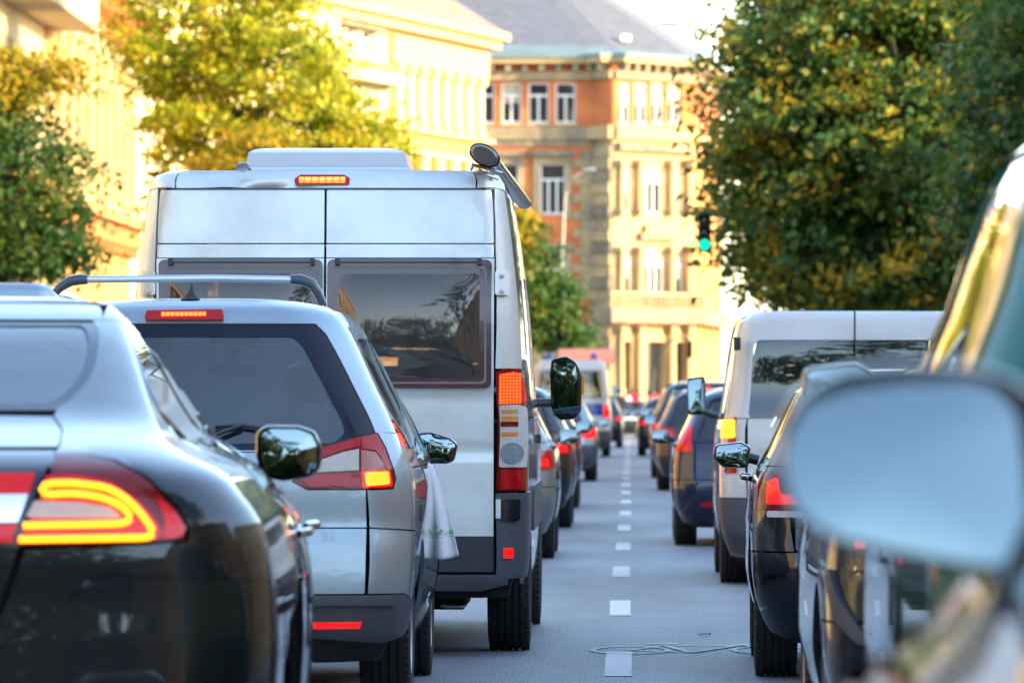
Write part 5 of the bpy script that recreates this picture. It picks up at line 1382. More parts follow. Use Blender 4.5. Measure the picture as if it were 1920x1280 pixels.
    for F, a, b in ((F1, 0, L1), (F2, 0, F2.len), (F3, 0, L3), (F4, 0, L4)):
        F.part('cornice', M['sandstone'], root, a-.02, b+.02, zc2+.002, zc2+.42, -.3, .25)
        F.part('cornice', M['sandstone_clean'], root, a-.05, b+.05, zc2+.8, zc2+1.05, -.3, .75)
        F.part('gutter', M['copper'], root, a-.1, b+.1, zc2+1.052, zc2+1.25, -.3, .86)
        F.part('frieze', M['brick'], root, a, b, zc2+.42, zc2+.8, -.3, .05)
        t = a+.3
        while t < b-.2:
            F.part('cornice_bracket', M['sooty'], root, t, t+.28, zc2+.425, zc2+.798, .05, .6); t += .85
    # copper skirt and slate roof
    zg = zc2+1.2
    def rp(name, P, m): return mk(name, [tuple(p) for p in P], [list(range(len(P)))], m, root)
    e = [F1.pt(0, zg, .8), F1.pt(L1, zg, .8), F3.pt(0, zg, .8), F3.pt(L3, zg, .8), F4.pt(L4, zg, .8)]
    def up(p, dx, dy, dz): return Vector((p.x+dx, p.y+dy, p.z+dz))
    def pr(x, y, Z): return Vector(((x-1182)/FPX*Z, Z, HCAM+(755-y)/FPX*Z))
    s_ = [pr(700, 82, 333), pr(1100, 86, 333), pr(1150, 90, 333), pr(1285, 100, 336), pr(1330, 110, 352)]
    for i in range(4): rp('copper_skirt', [e[i], e[i+1], s_[i+1], s_[i]], M['copper'])
    T = [pr(640, -60, 345), pr(1010, -60, 345), pr(1040, -60, 346), pr(1060, -60, 350)]
    rp('roof', [s_[0], s_[1], T[1], T[0]], M['slate']); rp('roof', [s_[1], s_[2], T[1]], M['slate']); rp('roof', [s_[2], s_[3], T[2], T[1]], M['slate']); rp('roof', [s_[3], s_[4], T[3], T[2]], M['slate'])
    # rooflights
    for x, y in ((1032, 76), (1174, 72)):
        c = pr(x, y, 334.5); MB().box(c, (.5, .4, .35)).build('roof_window', M['win_white'], root)
    mk('back_wall', [(-21, 331.2, 0), (E[0], 352, 0), (E[0], 352, 19), (-21, 345, 19)], [[0, 1, 2, 3]], M['brick'], root)
brick_building()

# ---- cream columned building: its front leans away to the right
def cream_building():
    C = ((905-1182)/FPX*300, 300); K = .236; t_ = 78.0
    D = (C[0]-K*t_, C[1]-t_)
    root = empty('columned_building', (0, 0, 0), 0, 'long cream stucco building with a row of flat pilasters and brown tiled roof', 'building')
    F = Facade(D, C); L = F.len
    P = lambda x, y: F.px(x, y)
    z_c0 = P(800, 100)[1]-0; 
    zt = P(905, 62)[1]; zf1 = P(900, 100)[1]; zp1 = P(893, 147)[1]; zp0 = P(893, 248)[1]; zb0 = P(893, 268)[1]
    tb0, tb1 = F.px(618), F.px(722)          # recessed window bay
    wins = []
    for x0, x1, ya, yb in ((622, 644, 98, 40), (652, 668, 103, 48), (680, 700, 108, 55)): wins.append((F.px(x0), F.px(x1), P(x0, ya)[1], P(x0, yb)[1]))
    low = [(F.px(682), F.px(708), P(690, 206)[1], P(690, 168)[1])]
    wall(F, root, 0, L, 0, zf1, M['cream_lt'], wins+low)
    for q in wins+low: window(F, root, *q, mull=1)
    F.part('balcony_panel', M['ochre'], root, tb0, tb1, P(660, 140)[1]+.25, P(640, 105)[1]-.1, 0, .5)
    F.part('balcony_ledge', M['cream_lt'], root, tb0-.5, tb1+.3, P(660, 152)[1], P(660, 140)[1]+.2, 0, .85)
    F.part('window_hood', M['sooty'], root, tb0, F.px(705), P(640, 36)[1]-.25, P(640, 36)[1]+.10, 0, .45)
    F.part('window_hood', M['sooty'], root, F.px(665), F.px(716), low[0][3]+.1, low[0][3]+.4, 0, .35)
    for x in (640, 655, 671, 700, 742-8):
        pass
    # cornice with steps
    for z0, z1, d in ((zf1, zf1+.5, .15), (zf1+.5, zt-.75, .28), (zt-.75, zt-.35, .7), (zt-.35, zt, 1.05)):
        F.part('cornice', M['cream'], root, 0, L+(d if d > .3 else .1), z0+.002, z1, -.5, d)
    # pilasters
    for i, x in enumerate((735, 757, 779, 802, 824, 846, 868, 889)):
        t = F.px(x); w_ = .42
        o = F.part('pilaster', M['cream_lt'], root, t-w_, t+w_, zp0, zp1-.4, 0, .38)
        F.part('capital', M['cream'], o, t-w_-.12, t+w_+.12, zp1-.398, zp1, 0, .5)
        F.part('plinth', M['cream'], o, t-w_-.1, t+w_+.1, zp0-.3, zp0-.003, 0, .46)
        if i < 7:
            t2 = F.px((x+(757, 779, 802, 824, 846, 868, 889, 0)[i])/2)
            F.part('recess_panel', M['cream'], root, t2-.22, t2+.22, zp0+.3, zp1-.8, 0, .03)
    F.part('entablature', M['cream'], root, F.px(727), L+.05, zp1+.002, zf1-.004, 0, .30)
    F.part('string_course', M['cream'], root, 0, L+.2, zb0, zp0-.31, 0, .55)
    F.part('string_course', M['ochre'], root, 0, L+.1, zb0-.6, zb0-.01, 0, .2)
    zz = zb0-.7
    for i in range(12):
        t = L-1.2-i*2.6
        F.part('keystone', M['ochre'], root, t-.25, t+.25, zz-1.7, zz-.2, 0, .3)
        F.part('arch_panel', M['ochre'], root, t+.5, t+2.1, zz-4.4, zz-1.2, 0, .08)
    # a projecting left bay with a brown dormer edge
    mb = F.part('projecting_bay', M['cream_lt'], root, 0, F.px(612), 0, zt+.2, 0, .6)
    F.part('cornice', M['cream'], root, 0, F.px(628), zt+.205, zt+1.2, -.4, 1.5)
    # end wall
    e0, e1 = F.pt(L, 0, 0), F.pt(L, 0, -14)
    mk('end_wall', [tuple(e0), tuple(e1), (e1.x, e1.y, zt), (e0.x, e0.y, zt)], [[0, 1, 2, 3]], M['cream_lt'], root)
    # roof
    a, b = F.pt(0, zt, .9), F.pt(L+.9, zt, .9)
    def pr(x, y, Z): return Vector(((x-1182)/FPX*Z, Z, HCAM+(755-y)/FPX*Z))
    r1 = pr(838, -8, 311)
    r0 = F.pt(0, zt+9, -12)
    rf = mk('roof', [tuple(a), tuple(b), tuple(r1), tuple(r0)], [[0, 1, 2, 3]], M['tile_roof'], root)
    e = F.pt(L+.9, zt, -13); mk('roof', [tuple(b), tuple(e), tuple(r1)], [[0, 1, 2]], M['tile_roof'], root)
    c = pr(842, 32, 302); MB().box(c, (.6, .5, .7)).box((c.x, c.y, c.z+.45), (.75, .65, .15)).build('dormer', M['cream'], rf)
cream_building()

# ---- ochre building at far left, front parallel to the road
def left_building():
    root = empty('ochre_building', (0, 0, 0), 0, 'ochre and cream building with deep bracketed cornice at the left edge', 'building')
    Z1 = 215.0; X1 = (243-1182)/FPX*Z1
    F = Facade((X1, 118), (X1, Z1)); L = F.len
    zc0 = HCAM+(755-118)/FPX*Z1; zc1 = HCAM+(755-92)/FPX*Z1
    zb0 = HCAM+(755-470)/FPX*Z1; zb1 = HCAM+(755-415)/FPX*Z1
    W_ = []
    t = L-3.2
    while t > 2:
        W_.append((t-1.3, t, zb1+1.3, zb1+3.7)); t -= 3.4
    W2 = [(a, b, 1.2, 4.4) for a, b, _, _ in W_]
    wall(F, root, 0, L, zb1, zc0, M['cream_lt'], W_); wall(F, root, 0, L, 0, zb0, M['ochre'], W2)
    for q in W_+W2: window(F, root, *q, mull=1)
    F.part('string_course', M['ochre_dk'], root, 0, L+.2, zb0+.002, zb1-.35, -.2, .35)
    F.part('string_course', M['ochre'], root, 0, L+.3, zb1-.348, zb1-.002, -.2, .6)
    t = L-.3
    while t > 0:
        F.part('dentil', M['ochre_dk'], root, t-.22, t, zb0-.28, zb0-.002, 0, .3); t -= .5
    for i in range(10):
        t = L-.35-i*3.4
        if t < 1: break
        o = F.part('pilaster', M['cream'], root, t-.35, t+.3, zb1+.3, zc0-.5, 0, .22)
        F.part('capital', M['cream_lt'], o, t-.45, t+.4, zc0-.498, zc0-.004, 0, .34)
    F.part('cornice', M['ochre_dk'], root, 0, L+.4, zc0, zc0+.45, -.3, .5)
    F.part('cornice', M['ochre'], root, 0, L+.9, zc0+.95, zc1+.75, -.3, 1.25)
    F.part('frieze', M['ochre_dk'], root, 0, L, zc0+.452, zc0+.948, -.3, .15)
    t = L+.5
    while t > 0:
        F.part('cornice_bracket', M['ochre_dk'], root, t-.35, t, zc0+.455, zc0+.945, .15, 1.05); t -= 1.15
    F.part('parapet', M['ochre'], root, 0, L, zc1+.752, zc1+2.6, -.3, .05)
    F.part('parapet_cap', M['ochre_dk'], root, 0, L+.3, zc1+2.6, zc1+2.95, -.4, .3)
    mk('end_wall', [(X1, Z1, 0), (X1-14, Z1, 0), (X1-14, Z1, zc1+.6), (X1, Z1, zc1+.6)], [[0, 1, 2, 3]], M['ochre'], root)
    # taller cream block standing forward
    F.part('attic_block', M['cream_lt'], root, 0, L-28, zc1+.76, zc1+5, -3, .9)
    F.part('attic_block', M['cream_lt'], root, 0, L-28.5, zc0-.6, zc1+.75, .0, 1.3)
left_building()

# ---- street blocks at the sides and behind the photographer: seen in the paint, the unseen right row added to shade the street
def block(name, x, y0, y1, h, m, label, roofm='tile_roof', side=1):
    root = empty(name, (x, (y0+y1)/2, 0), 0, label, 'building'); root.location = (0, 0, 0)
    F = Facade((x, y1), (x, y0)) if side > 0 else Facade((x, y0), (x, y1))
    L = F.len; H = []
    n = int(L/3.6)
    for i in range(n):
        t = 1.4+i*3.6
        for z in np.arange(1.2, h-2.4, 3.6): H.append((t, t+1.4, z, z+2.1))
    wall(F, root, 0, L, 0, h, M[m], H)
    F.part('window_glazing', M['pane'], root, .2, L-.2, .3, h-.4, -.5, -.36)
    fm = MB()
    for (a, b, c, d) in H:
        F.box(fm, a, b, (c+d)/2-.05, (c+d)/2+.05, -.3, -.2); F.box(fm, (a+b)/2-.05, (a+b)/2+.05, c, d, -.31, -.21)
    o = fm.build('window_bars', M['win_white'], root); o['kind'] = 'stuff'
    F.part('cornice', M['cream'], root, -.2, L+.2, h+.002, h+.6, -.4, .6)
    for z in np.arange(4.0, h-1, 3.6): F.part('string_course', M['cream'], root, 0, L, z, z+.2, 0, .12)
    F.part('core', M[m], root, .02, L-.02, 0, h-.05, -13, -.55)
    a, b = F.pt(0, h+.6, .6), F.pt(L, h+.6, .6); c, d = F.pt(L-1, h+3.4, -6), F.pt(1, h+3.4, -6)
    e, f = F.pt(L, h+.6, -13), F.pt(0, h+.6, -13)
    mk('roof', [tuple(v) for v in (a, b, c, d, e, f)], [[0, 1, 2, 3], [3, 2, 4, 5], [1, 4, 2], [0, 3, 5]], M[roofm], root)
block('townhouse', 18.5, -120, -72, 13.0, 'brick', 'unseen brick townhouse on the right behind the photographer')
block('townhouse', 18.5, -70, 22, 12.0, 'ochre', 'unseen ochre townhouse on the right beside the photographer')
block('townhouse', 18.5, 24, 108, 9.6, 'cream', 'unseen cream townhouse on the right beyond the trees')  # height lowered so sun reaches the right-hand trees
block('townhouse', 18.5, 110, 196, 8.8, 'brick', 'unseen brick townhouse on the right near the crossing')  # kept low likewise, to leave the tree tops in sun
block('townhouse', -17.5, -20, 60, 13, 'cream_lt', 'pale townhouse on the left beside the queue', side=-1)
block('townhouse', -17.5, 62, 116, 12.5, 'ochre', 'ochre townhouse on the left before the dark tree', side=-1)

# ================================================================ trees
def leaf_mat(name, cols, pos, island=.13, nsc=1.0):
    m = bpy.data.materials.new(name); m.use_nodes = True; t = m.node_tree; t.nodes.clear()
    o = t.nodes.new('ShaderNodeOutputMaterial')
    tc = t.nodes.new('ShaderNodeTexCoord'); n = t.nodes.new('ShaderNodeTexNoise'); n.inputs['Scale'].default_value = nsc; n.inputs['Detail'].default_value = 3; n.inputs['Roughness'].default_value = .6
    t.links.new(tc.outputs['Object'], n.inputs[0])
    g = t.nodes.new('ShaderNodeNewGeometry')
    a = t.nodes.new('ShaderNodeMath'); a.operation = 'MULTIPLY_ADD'; a.inputs[1].default_value = island; t.links.new(g.outputs['Random Per Island'], a.inputs[0])
    b = t.nodes.new('ShaderNodeMath'); b.operation = 'SUBTRACT'; b.inputs[1].default_value = island/2; t.links.new(n.outputs[0], b.inputs[0]); t.links.new(b.outputs[0], a.inputs[2])
    r = t.nodes.new('ShaderNodeValToRGB')
    while len(r.color_ramp.elements) < len(cols): r.color_ramp.elements.new(.5)
    for e, c, p_ in zip(r.color_ramp.elements, cols, pos): e.position = p_; e.color = tuple(c)+(1,)
    t.links.new(a.outputs[0], r.inputs[0])
    p = t.nodes.new('ShaderNodeBsdfPrincipled'); p.inputs['Roughness'].default_value = .5; p.inputs['Specular IOR Level'].default_value = .35
    tr = t.nodes.new('ShaderNodeBsdfTranslucent'); mx = t.nodes.new('ShaderNodeMixShader'); mx.inputs[0].default_value = .45
    t.links.new(r.outputs[0], p.inputs['Base Color']); t.links.new(r.outputs[0], tr.inputs[0])
    t.links.new(p.outputs[0], mx.inputs[1]); t.links.new(tr.outputs[0], mx.inputs[2]); t.links.new(mx.outputs[0], o.inputs[0])
    return m
LM = {
 'green': leaf_mat('leaves_green_turning', [(.018, .055, .016), (.050, .125, .028), (.11, .19, .035), (.36, .32, .03), (.52, .36, .03)], [.28, .42, .53, .60, .68]),
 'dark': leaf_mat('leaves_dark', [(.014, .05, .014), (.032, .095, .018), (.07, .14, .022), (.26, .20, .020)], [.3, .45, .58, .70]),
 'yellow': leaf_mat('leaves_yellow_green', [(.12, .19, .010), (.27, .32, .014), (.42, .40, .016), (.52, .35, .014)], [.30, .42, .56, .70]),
 'gold': leaf_mat('leaves_gold_and_sunlit', [(.16, .18, .01), (.36, .28, .012), (.48, .26, .012)], [.3, .5, .7]),
}
M['bark'] = mat('bark', (.06, .048, .036), .95, var=.35, scale=5, stretch=(1, 1, .3), bump=.6, bscale=12)
def crown_mesh(name, blobs, n_cl, per, leaf, m, seed, parent, flat=.36, shell=.45):
    """leaf quads gathered into drooping sprays over the outside of overlapping lobes"""
    rg = np.random.default_rng(seed)
    V = []; wts = np.array([b[3]*b[4]*b[5] for b in blobs])**.7; wts /= wts.sum()
    leaf = leaf*.95; n_cl = int(n_cl*1.0)
    ci = rg.choice(len(blobs), n_cl, p=wts)
    B_ = np.array(blobs)[ci]
    d = rg.normal(size=(n_cl, 3)); d /= np.linalg.norm(d, axis=1, keepdims=True)
    rad = shell+(1-shell)*rg.random((n_cl, 1))**.6
    rad *= 1+.13*np.sin(d[:, :1]*5+seed)+.10*np.sin(d[:, 2:3]*7+d[:, 1:2]*4)
    cen = B_[:, :3]+d*B_[:, 3:6]*rad
    # sprays
    per = int(per*1.35)
    N = n_cl*per
    cc = np.repeat(cen, per, 0); dd = np.repeat(d, per, 0)
    sz = np.repeat(rg.uniform(.20, .46, (n_cl, 1)), per, 0)
    off = rg.normal(size=(N, 3))*sz*np.array([1, 1, flat]); off[:, 2] -= np.abs(off[:, 0]*.25)
    pos = cc+off
    ax = rg.normal(size=(N, 3))+dd*.8+np.array([0, 0, .5]); ax /= np.linalg.norm(ax, axis=1, keepdims=True)
    u = np.cross(ax, rg.normal(size=(N, 3))); u /= np.linalg.norm(u, axis=1, keepdims=True); v = np.cross(ax, u)
    s = leaf*rg.uniform(.6, 1.25, (N, 1))
    # leaf: 4-gon kite with a fold
    P = np.stack([pos-u*s*.5, pos+v*s*.34+ax*s*.10, pos+u*s*.6, pos-v*s*.34+ax*s*.10], 1).reshape(-1, 3)
    me = bpy.data.meshes.new(name)
    me.vertices.add(4*N); me.vertices.foreach_set('co', P.ravel().astype(np.float32))
    me.loops.add(4*N); me.loops.foreach_set('vertex_index', np.arange(4*N, dtype=np.int32))
    me.polygons.add(N); me.polygons.foreach_set('loop_start', np.arange(0, 4*N, 4, dtype=np.int32)); me.polygons.foreach_set('loop_total', np.full(N, 4, np.int32))
    me.materials.append(m); me.update(); me.validate()
    o = bpy.data.objects.new(name, me); return link(o, parent), cen
def tree(x, y, h, blobs, leaf, mats, n_cl, per, seed, label, rad=.22, group=None, shell=.45, nlimb=26):
    root = empty('street_tree', (x, y, 0), 0, label, 'tree', group)
    rg = random.Random(seed)
    cen_all = []
    for i, (bl, mm, frac) in enumerate(mats):
        o, cen = crown_mesh('crown', [blobs[k] for k in bl], int(n_cl*frac), per, leaf, LM[mm], seed+i*7, root, shell=shell); cen_all.append(cen)
    cen = np.vstack(cen_all)
    mb = MB(); zt = h*.72
    pts = [(0, 0, 0), (.03, .02, .6), (.06, -.03, h*.22), (-.05, .05, h*.42), (.06, 0, zt)]
    mb.tube(pts, [rad*1.35, rad, rad*.85, rad*.6, rad*.25], 12)
    for k in range(nlimb):
        c = cen[rg.randrange(len(cen))]; zz = h*rg.uniform(.24, .62)
        st = Vector((0, 0, zz)); en = Vector(c)*.92+st*.08; md_ = (st+en)/2+Vector((rg.uniform(-.3, .3), rg.uniform(-.3, .3), rg.uniform(.1, .6)))
        mb.tube([st, md_, en], [rad*.32, rad*.18, .015], 6)
    mb.build('trunk', M['bark'], root, True)
    return root
def T(x, y, z): return None
# right-hand row: canopy hanging over the lane edge
rb = [(0, 0, 6.2, 2.9, 3.2, 2.3), (-1.4, -.3, 8.6, 2.4, 2.4, 1.9), (1.3, .5, 9.6, 3.0, 2.6, 2.3), (-2.2, .2, 5.3, 1.9, 2.2, 1.6), (1.9, -.6, 5.2, 2.2, 2.4, 1.7), (.2, 0, 11.4, 2.6, 2.6, 1.8), (-2.3, -.2, 7.2, 1.8, 2, 1.5), (-1.2, -.2, 4.0, 2.2, 2.2, 1.1), (1.5, 0, 3.8, 2.4, 2.2, 1.2), (-1.7, .6, 5.2, 2.0, 2, 2.2), (-1.4, .6, 7.6, 2.0, 2, 2.2)]
R_ALL = [(list(range(11)), 'green', 1.0)]
tree(5.6, 128, 12, rb, .20, R_ALL, 1600, 38, 11, 'green chestnut turning yellow, overhanging the green traffic light', group=None)
tree(9.4, 112, 12.5, rb, .19, R_ALL, 1500, 38, 23, 'tall dark green tree at the right edge behind the white van')
tree(6.9, 146, 13, [(b[0]*1.1, b[1], b[2]*1.08, b[3]*1.15, b[4], b[5]*1.1) for b in rb], .20, R_ALL, 1000, 34, 31, 'yellow flecked tree further back in the right-hand row')
tree(11.5, 134, 13, rb, .20, R_ALL, 1000, 34, 43, 'dense green tree between the right-hand row and the houses')
tree(8.6, 96, 9.5, [(b[0], b[1], b[2]*.8, b[3], b[4], b[5]*.9) for b in rb], .18, [(list(range(11)), 'dark', 1.0)], 1000, 34, 53, 'low deep green tree nearest on the right behind the mirror')
tree(8.3, 178, 12.5, rb, .22, [(list(range(11)), 'green', 1.0)], 520, 30, 61, 'farthest tree of the right-hand row')
# left dark tree, the sunlight on its top painted as gold leaves
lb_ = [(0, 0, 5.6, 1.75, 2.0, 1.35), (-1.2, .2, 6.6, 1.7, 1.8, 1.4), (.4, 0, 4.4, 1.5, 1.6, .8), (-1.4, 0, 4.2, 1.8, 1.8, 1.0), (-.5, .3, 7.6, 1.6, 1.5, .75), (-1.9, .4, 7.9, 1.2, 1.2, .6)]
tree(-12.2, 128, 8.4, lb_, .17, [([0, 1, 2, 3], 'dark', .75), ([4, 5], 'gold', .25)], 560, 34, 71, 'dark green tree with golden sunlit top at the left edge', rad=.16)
# yellow-green tree behind the van
yb = [(0, 0, 9.2, 3.0, 3.0, 2.5), (-1.5, 0, 11.0, 2.2, 2.4, 2.0), (1.9, .3, 7.8, 2.2, 2.4, 1.6), (-2.2, 0, 7.5, 1.9, 2.0, 1.8), (2.9, 0, 7.2, 1.35, 1.6, 1.0), (0, 0, 6.0, 2.6, 2.6, 1.6), (-.5, 0, 13.2, 2.2, 2, 1.5)]
tree(-9.7, 172, 14, yb, .21, [([0, 1, 2, 4, 5, 6], 'yellow', 1.0)], 820, 36, 81, 'large yellow-green tree behind the camper van roof', rad=.24)
tree(-9.7, 160, 8.5, [(0, 0, 5.6, 1.7, 1.8, 1.9), (.6, 0, 7.0, 1.1, 1.2, 1.1), (-.2, 0, 4.2, 1.5, 1.5, 1.0)], .19, [([0, 1, 2], 'gold', 1.0)], 300, 34, 91, 'small golden tree below the yellow-green tree on the left', rad=.12)
# small tree right of the van
sb = [(0, 0, 6.2, 1.9, 2, 1.9), (.9, 0, 5.1, 1.6, 1.7, 1.3), (-.7, 0, 8.1, 1.4, 1.5, 1.2), (1.6, .1, 4.3, 1.25, 1.3, 1.0), (-.4, 0, 4.6, 1.7, 1.6, 1.3)]
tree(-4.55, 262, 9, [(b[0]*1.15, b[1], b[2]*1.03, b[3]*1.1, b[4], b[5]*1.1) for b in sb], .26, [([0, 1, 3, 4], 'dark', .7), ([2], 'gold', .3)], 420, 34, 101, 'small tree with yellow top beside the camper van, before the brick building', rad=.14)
# trees behind the photographer, seen in paint and glass
for i, (x, y, s_) in enumerate(((-10.5, -34, 1.05), (-10.0, -62, 1.1), (9.5, -46, .9), (10, -80, 1.0), (-9.8, -98, 1.1), (-11, 26, .9), (-11, 62, .95), (6.6, 14, 1.5))):
    tree(x, y, 12*s_, [(b[0]*s_, b[1]*s_, b[2]*s_, b[3]*s_, b[4]*s_, b[5]*s_) for b in rb], .30, [(list(range(11)), 'dark' if i % 2 else 'green', 1.0)], 260, 26, 200+i, 'roadside tree outside the picture', group='roadside trees outside the picture', nlimb=10)

for i, (x, y, s_) in enumerate(((-7, -50, 1.35), (-1.5, -56, 1.55), (4.5, -50, 1.45), (11, -55, 1.5), (-14, -56, 1.5), (1.5, -70, 1.75), (-9, -74, 1.7), (10, -76, 1.7), (17, -66, 1.6), (-20, -66, 1.6))):
    tree(x, y, 12*s_, [(b[0]*s_*1.15, b[1]*s_, b[2]*s_-1.5, b[3]*s_*1.1, b[4]*s_, b[5]*s_) for b in rb], .42, [(list(range(11)), 'dark', 1.0)], 330, 24, 300+i, 'park tree behind the photographer', group='park trees behind the photographer', nlimb=8)

# ================================================================ poles, lamps and signals
def at(x, y, Z): return Vector(((x-1182)/FPX*Z, Z, HCAM+(755-y)/FPX*Z))
def street_lamp(label, pole, arm, head, hsz=.7, m='lamp_grey', r=.06):
    root = empty('street_lamp', (pole[0].x, pole[0].y, 0), 0, label, 'street lamp')
    off = Vector((pole[0].x, pole[0].y, 0))
    MB().tube([v-off for v in pole], [r*1.3]+[r]*(len(pole)-1), 10).build('pole', M[m], root, True)
    MB().tube([v-off for v in arm], r*.7, 8).build('arm', M[m], root, True)
    hd = head-off; d = (arm[-1]-arm[-2]).normalized(); d.z = 0; d.normalize(); rs = []
    for k, (u, w_, hh) in enumerate(((-.1, .03, .02), (0, .08, .05), (.35, .16, .08), (.8, .15, .07), (1, .05, .03))):
        c = hd+d*u*hsz; s_ = Vector((-d.y, d.x, 0))
        rs.append([c+s_*w_*math.cos(a)+Vector((0, 0, hh*math.sin(a))) for a in [2*math.pi*i/10 for i in range(10)]])
    MB().rings(rs).build('lamp_head', M['lamp_grey'], root, True)
b0 = at(1053, 700, 285)
street_lamp('tall grey street lamp beside the small tree, in front of the brick wall', [Vector((b0.x, 285, 0)), at(1054, 500, 285), at(1058, 400, 285)], [at(1058, 400, 285), at(1062, 360, 285), at(1073, 334, 285), at(1092, 322, 285)], at(1094, 318, 285), .55, r=.05)
b1 = at(1425, 755, 205)
street_lamp('street lamp reaching over the road above the right-hand trees', [Vector((b1.x, 205, 0)), at(1425, 300, 205), at(1420, 150, 205)], [at(1420, 150, 205), at(1400, 112, 205), at(1360, 78, 205), at(1290, 48, 205)], at(1288, 46, 205), 1.0, r=.09)
def signal(label, Z, x, y, hgt, lampon, mast):
    """three-lamp signal head on its mast; (x, y) pixel of the centre of the head, hgt height in metres"""
    c = at(x, y, Z); root = empty('traffic_light', (mast[0].x, mast[0].y, 0), 0, label, 'traffic light'); off = Vector((mast[0].x, mast[0].y, 0))
    MB().tube([v-off for v in mast], .04, 10).build('mast', M['metal_dk'], root, True)
    c = c-off; w_ = hgt*.33
    mb = MB().box(c+Vector((0, .08, 0)), (w_, .16, hgt)); h = mb.build('signal_head', M['under'], root)
    for k in range(3):
        zc = c.z+(1-k)*hgt*.31; r = w_*.40
        lamp = M[lampon[k]] if lampon[k] else M['satin']
        MB().lathe([(-.02, r*.2), (-.012, r*.8), (0, r)], 'y', 20, (c.x, c.y, zc)).build('lamp', lamp, h, True)
        V = []; n = 12
        for i in range(n+1):
            a = math.pi*i/n; V += [(c.x+r*1.12*math.cos(a), c.y, zc+r*1.12*math.sin(a)), (c.x+r*1.12*math.cos(a), c.y-.2, zc+r*1.12*math.sin(a)*.92)]
        mk('visor', V, [(2*i, 2*i+1, 2*i+3, 2*i+2) for i in range(n)], M['under'], h)
mz = 121
signal('overhead traffic light showing green in front of the right-hand tree', mz, 1321, 436, .72, (None, None, 'green_lamp'), [Vector((6.4, 130, 0)), Vector((6.4, 130, 3.6)), Vector((6.2, 129.6, 4.4)), Vector((3.4, 130.0, 4.7)), at(1345, 432, 129.5), at(1324, 436, 128.5), at(1321, 436, mz+.15)])
mz = 236
signal('arched mast with dark signal head at the far crossing', mz, 1293, 655, .62, (None, None, None), [Vector((at(1225, 0, mz).x, mz+.2, 0)), at(1224, 720, mz+.2), at(1227, 690, mz+.2), at(1238, 660, mz+.2), at(1256, 640, mz+.2), at(1276, 633, mz+.2), at(1292, 636, mz+.2)])
M['red_lamp'] = lit('red_signal_lamp', (1, .01, .05), .9)
for i, (x, y) in enumerate(((1192, 744), (1227, 745))):
    Z = 238; c = at(x, y, Z)
    root = empty('pedestrian_signal', (c.x, Z, 0), 0, ('left' if i == 0 else 'right')+' of two low red signals at the far crossing', 'signal')
    MB().tube([(0, .12, 0), (0, .12, c.z+.1)], .05, 8).build('post', M['metal_dk'], root, True)
    h = MB().box((0, .08, c.z-.12), (.24, .16, .62)).build('signal_head', M['under'], root)
    MB().lathe([(-.02, .02), (-.012, .13), (0, .15)], 'y', 18, (0, 0, c.z)).build('lamp', M['red_lamp'], h, True)
# round white sign and awning left of the police van
c = at(1100, 662, 222)
root = empty('kiosk', (c.x, 222, 0), 0, 'small kiosk with pink-red curved awning behind the police van', 'kiosk')
MB().box((0, .7, 1.2), (1.7, 1.2, 2.4)).build('kiosk_body', M['cream'], root)
rs = [[(x_, .0+.5*math.cos(a), c.z-.35+.5*math.sin(a)) for a in np.linspace(0, math.pi, 9)] for x_ in (-.95, .95)]
MB().rings(rs, caps=False, closed=False).build('awning', mat('red_awning', (.30, .12, .10), .8), root)
# ================================================================ the other vehicles
def wheelZ(ypx): return 16000.0/(ypx-755)
F_ = fast_car
# -- right lane, near to far
# white van
Zr = 46.6
def white_van():
    s0 = FPX/Zr
    lights = [('red_lens', [(.835, .80), ('y', .09, .80), ('y', .10, 1.20), (.835, 1.20)], .006),
              ('lit_orange', [(.845, 1.05), (.94, 1.05), (.935, 1.18), (.845, 1.18)], .012),
              ('lit_yel', [(.865, 1.08), (.925, 1.08), (.92, 1.15), (.865, 1.15)], .016)]
    root, B = F_('white_van', (1.595, Zr, 0), 0, 'white panel van with twin glazed rear doors, right lane', None, 'van', 4.9, 1.92, 1.975, 'white', 'van', lights=lights, bumper='dark', glassm='glass_rear', wheel_r=.335, wb=3.0, plate=False, high=False, h=.08)
    # door split, hinges
    MB().box((0, .045, 1.35), (.012, .02, 1.2)).build('door_gap', M['under'], root)
    for sg in (1, -1):
        for z in (1.72, .95):
            MB().box((sg*.835, .075, z), (.05, .05, .09)).tube([(sg*.85, .04, z-.05), (sg*.85, .04, z+.05)], .012, 8).build('door_hinge', M['plastic'], root)
    for x, w_ in ((-.60, .05), (-.54, .05)): 
        rear(B, 'badge', M['chrome'], [(x, 1.13), (x+w_*.3, 1.13), (x+w_, 1.20), (x+w_*.7, 1.20)], root, 'C', off=.008, t=.004, h=.1)
    MB().tube([(.75, .35, .28), (.75, .1, .28)], .03, 10).build('exhaust', M['alu'], root)
    return root
white_van()
# black hatchback
wv = 30.55
def black_hatch():
    lights = [('deep_red', [(.52, .80), ('y', .28, .80), ('y', .34, .97), (.57, .985)], .006),
              ('lit_red', [(.60, .825), (.78, .825), (.77, .93), (.725, .95), (.715, .87), (.60, .87)], .012),
              ('clear_lens', [(.58, .765), (.78, .765), (.78, .795), (.58, .795)], .006)]
    root, B = F_('black_hatchback', (1.42, wv, 0), R(-.6), 'glossy black hatchback with blue-glass door mirror, ahead of the grey hatchback in the right lane', None, 'hatch', 4.05, 1.70, 1.475, 'black', lights=lights, wheel_r=.325, wb=2.47, h=.06, plate=False, belt=.96)
    for sg in (-1,):
        for yy in (1.62, 2.55): MB().tube([(sg*.85, yy-.09, .93), (sg*.885, yy-.04, .935), (sg*.885, yy+.05, .935), (sg*.85, yy+.09, .93)], .014, 8).build('door_handle', M['satin'], root, True)
black_hatch()
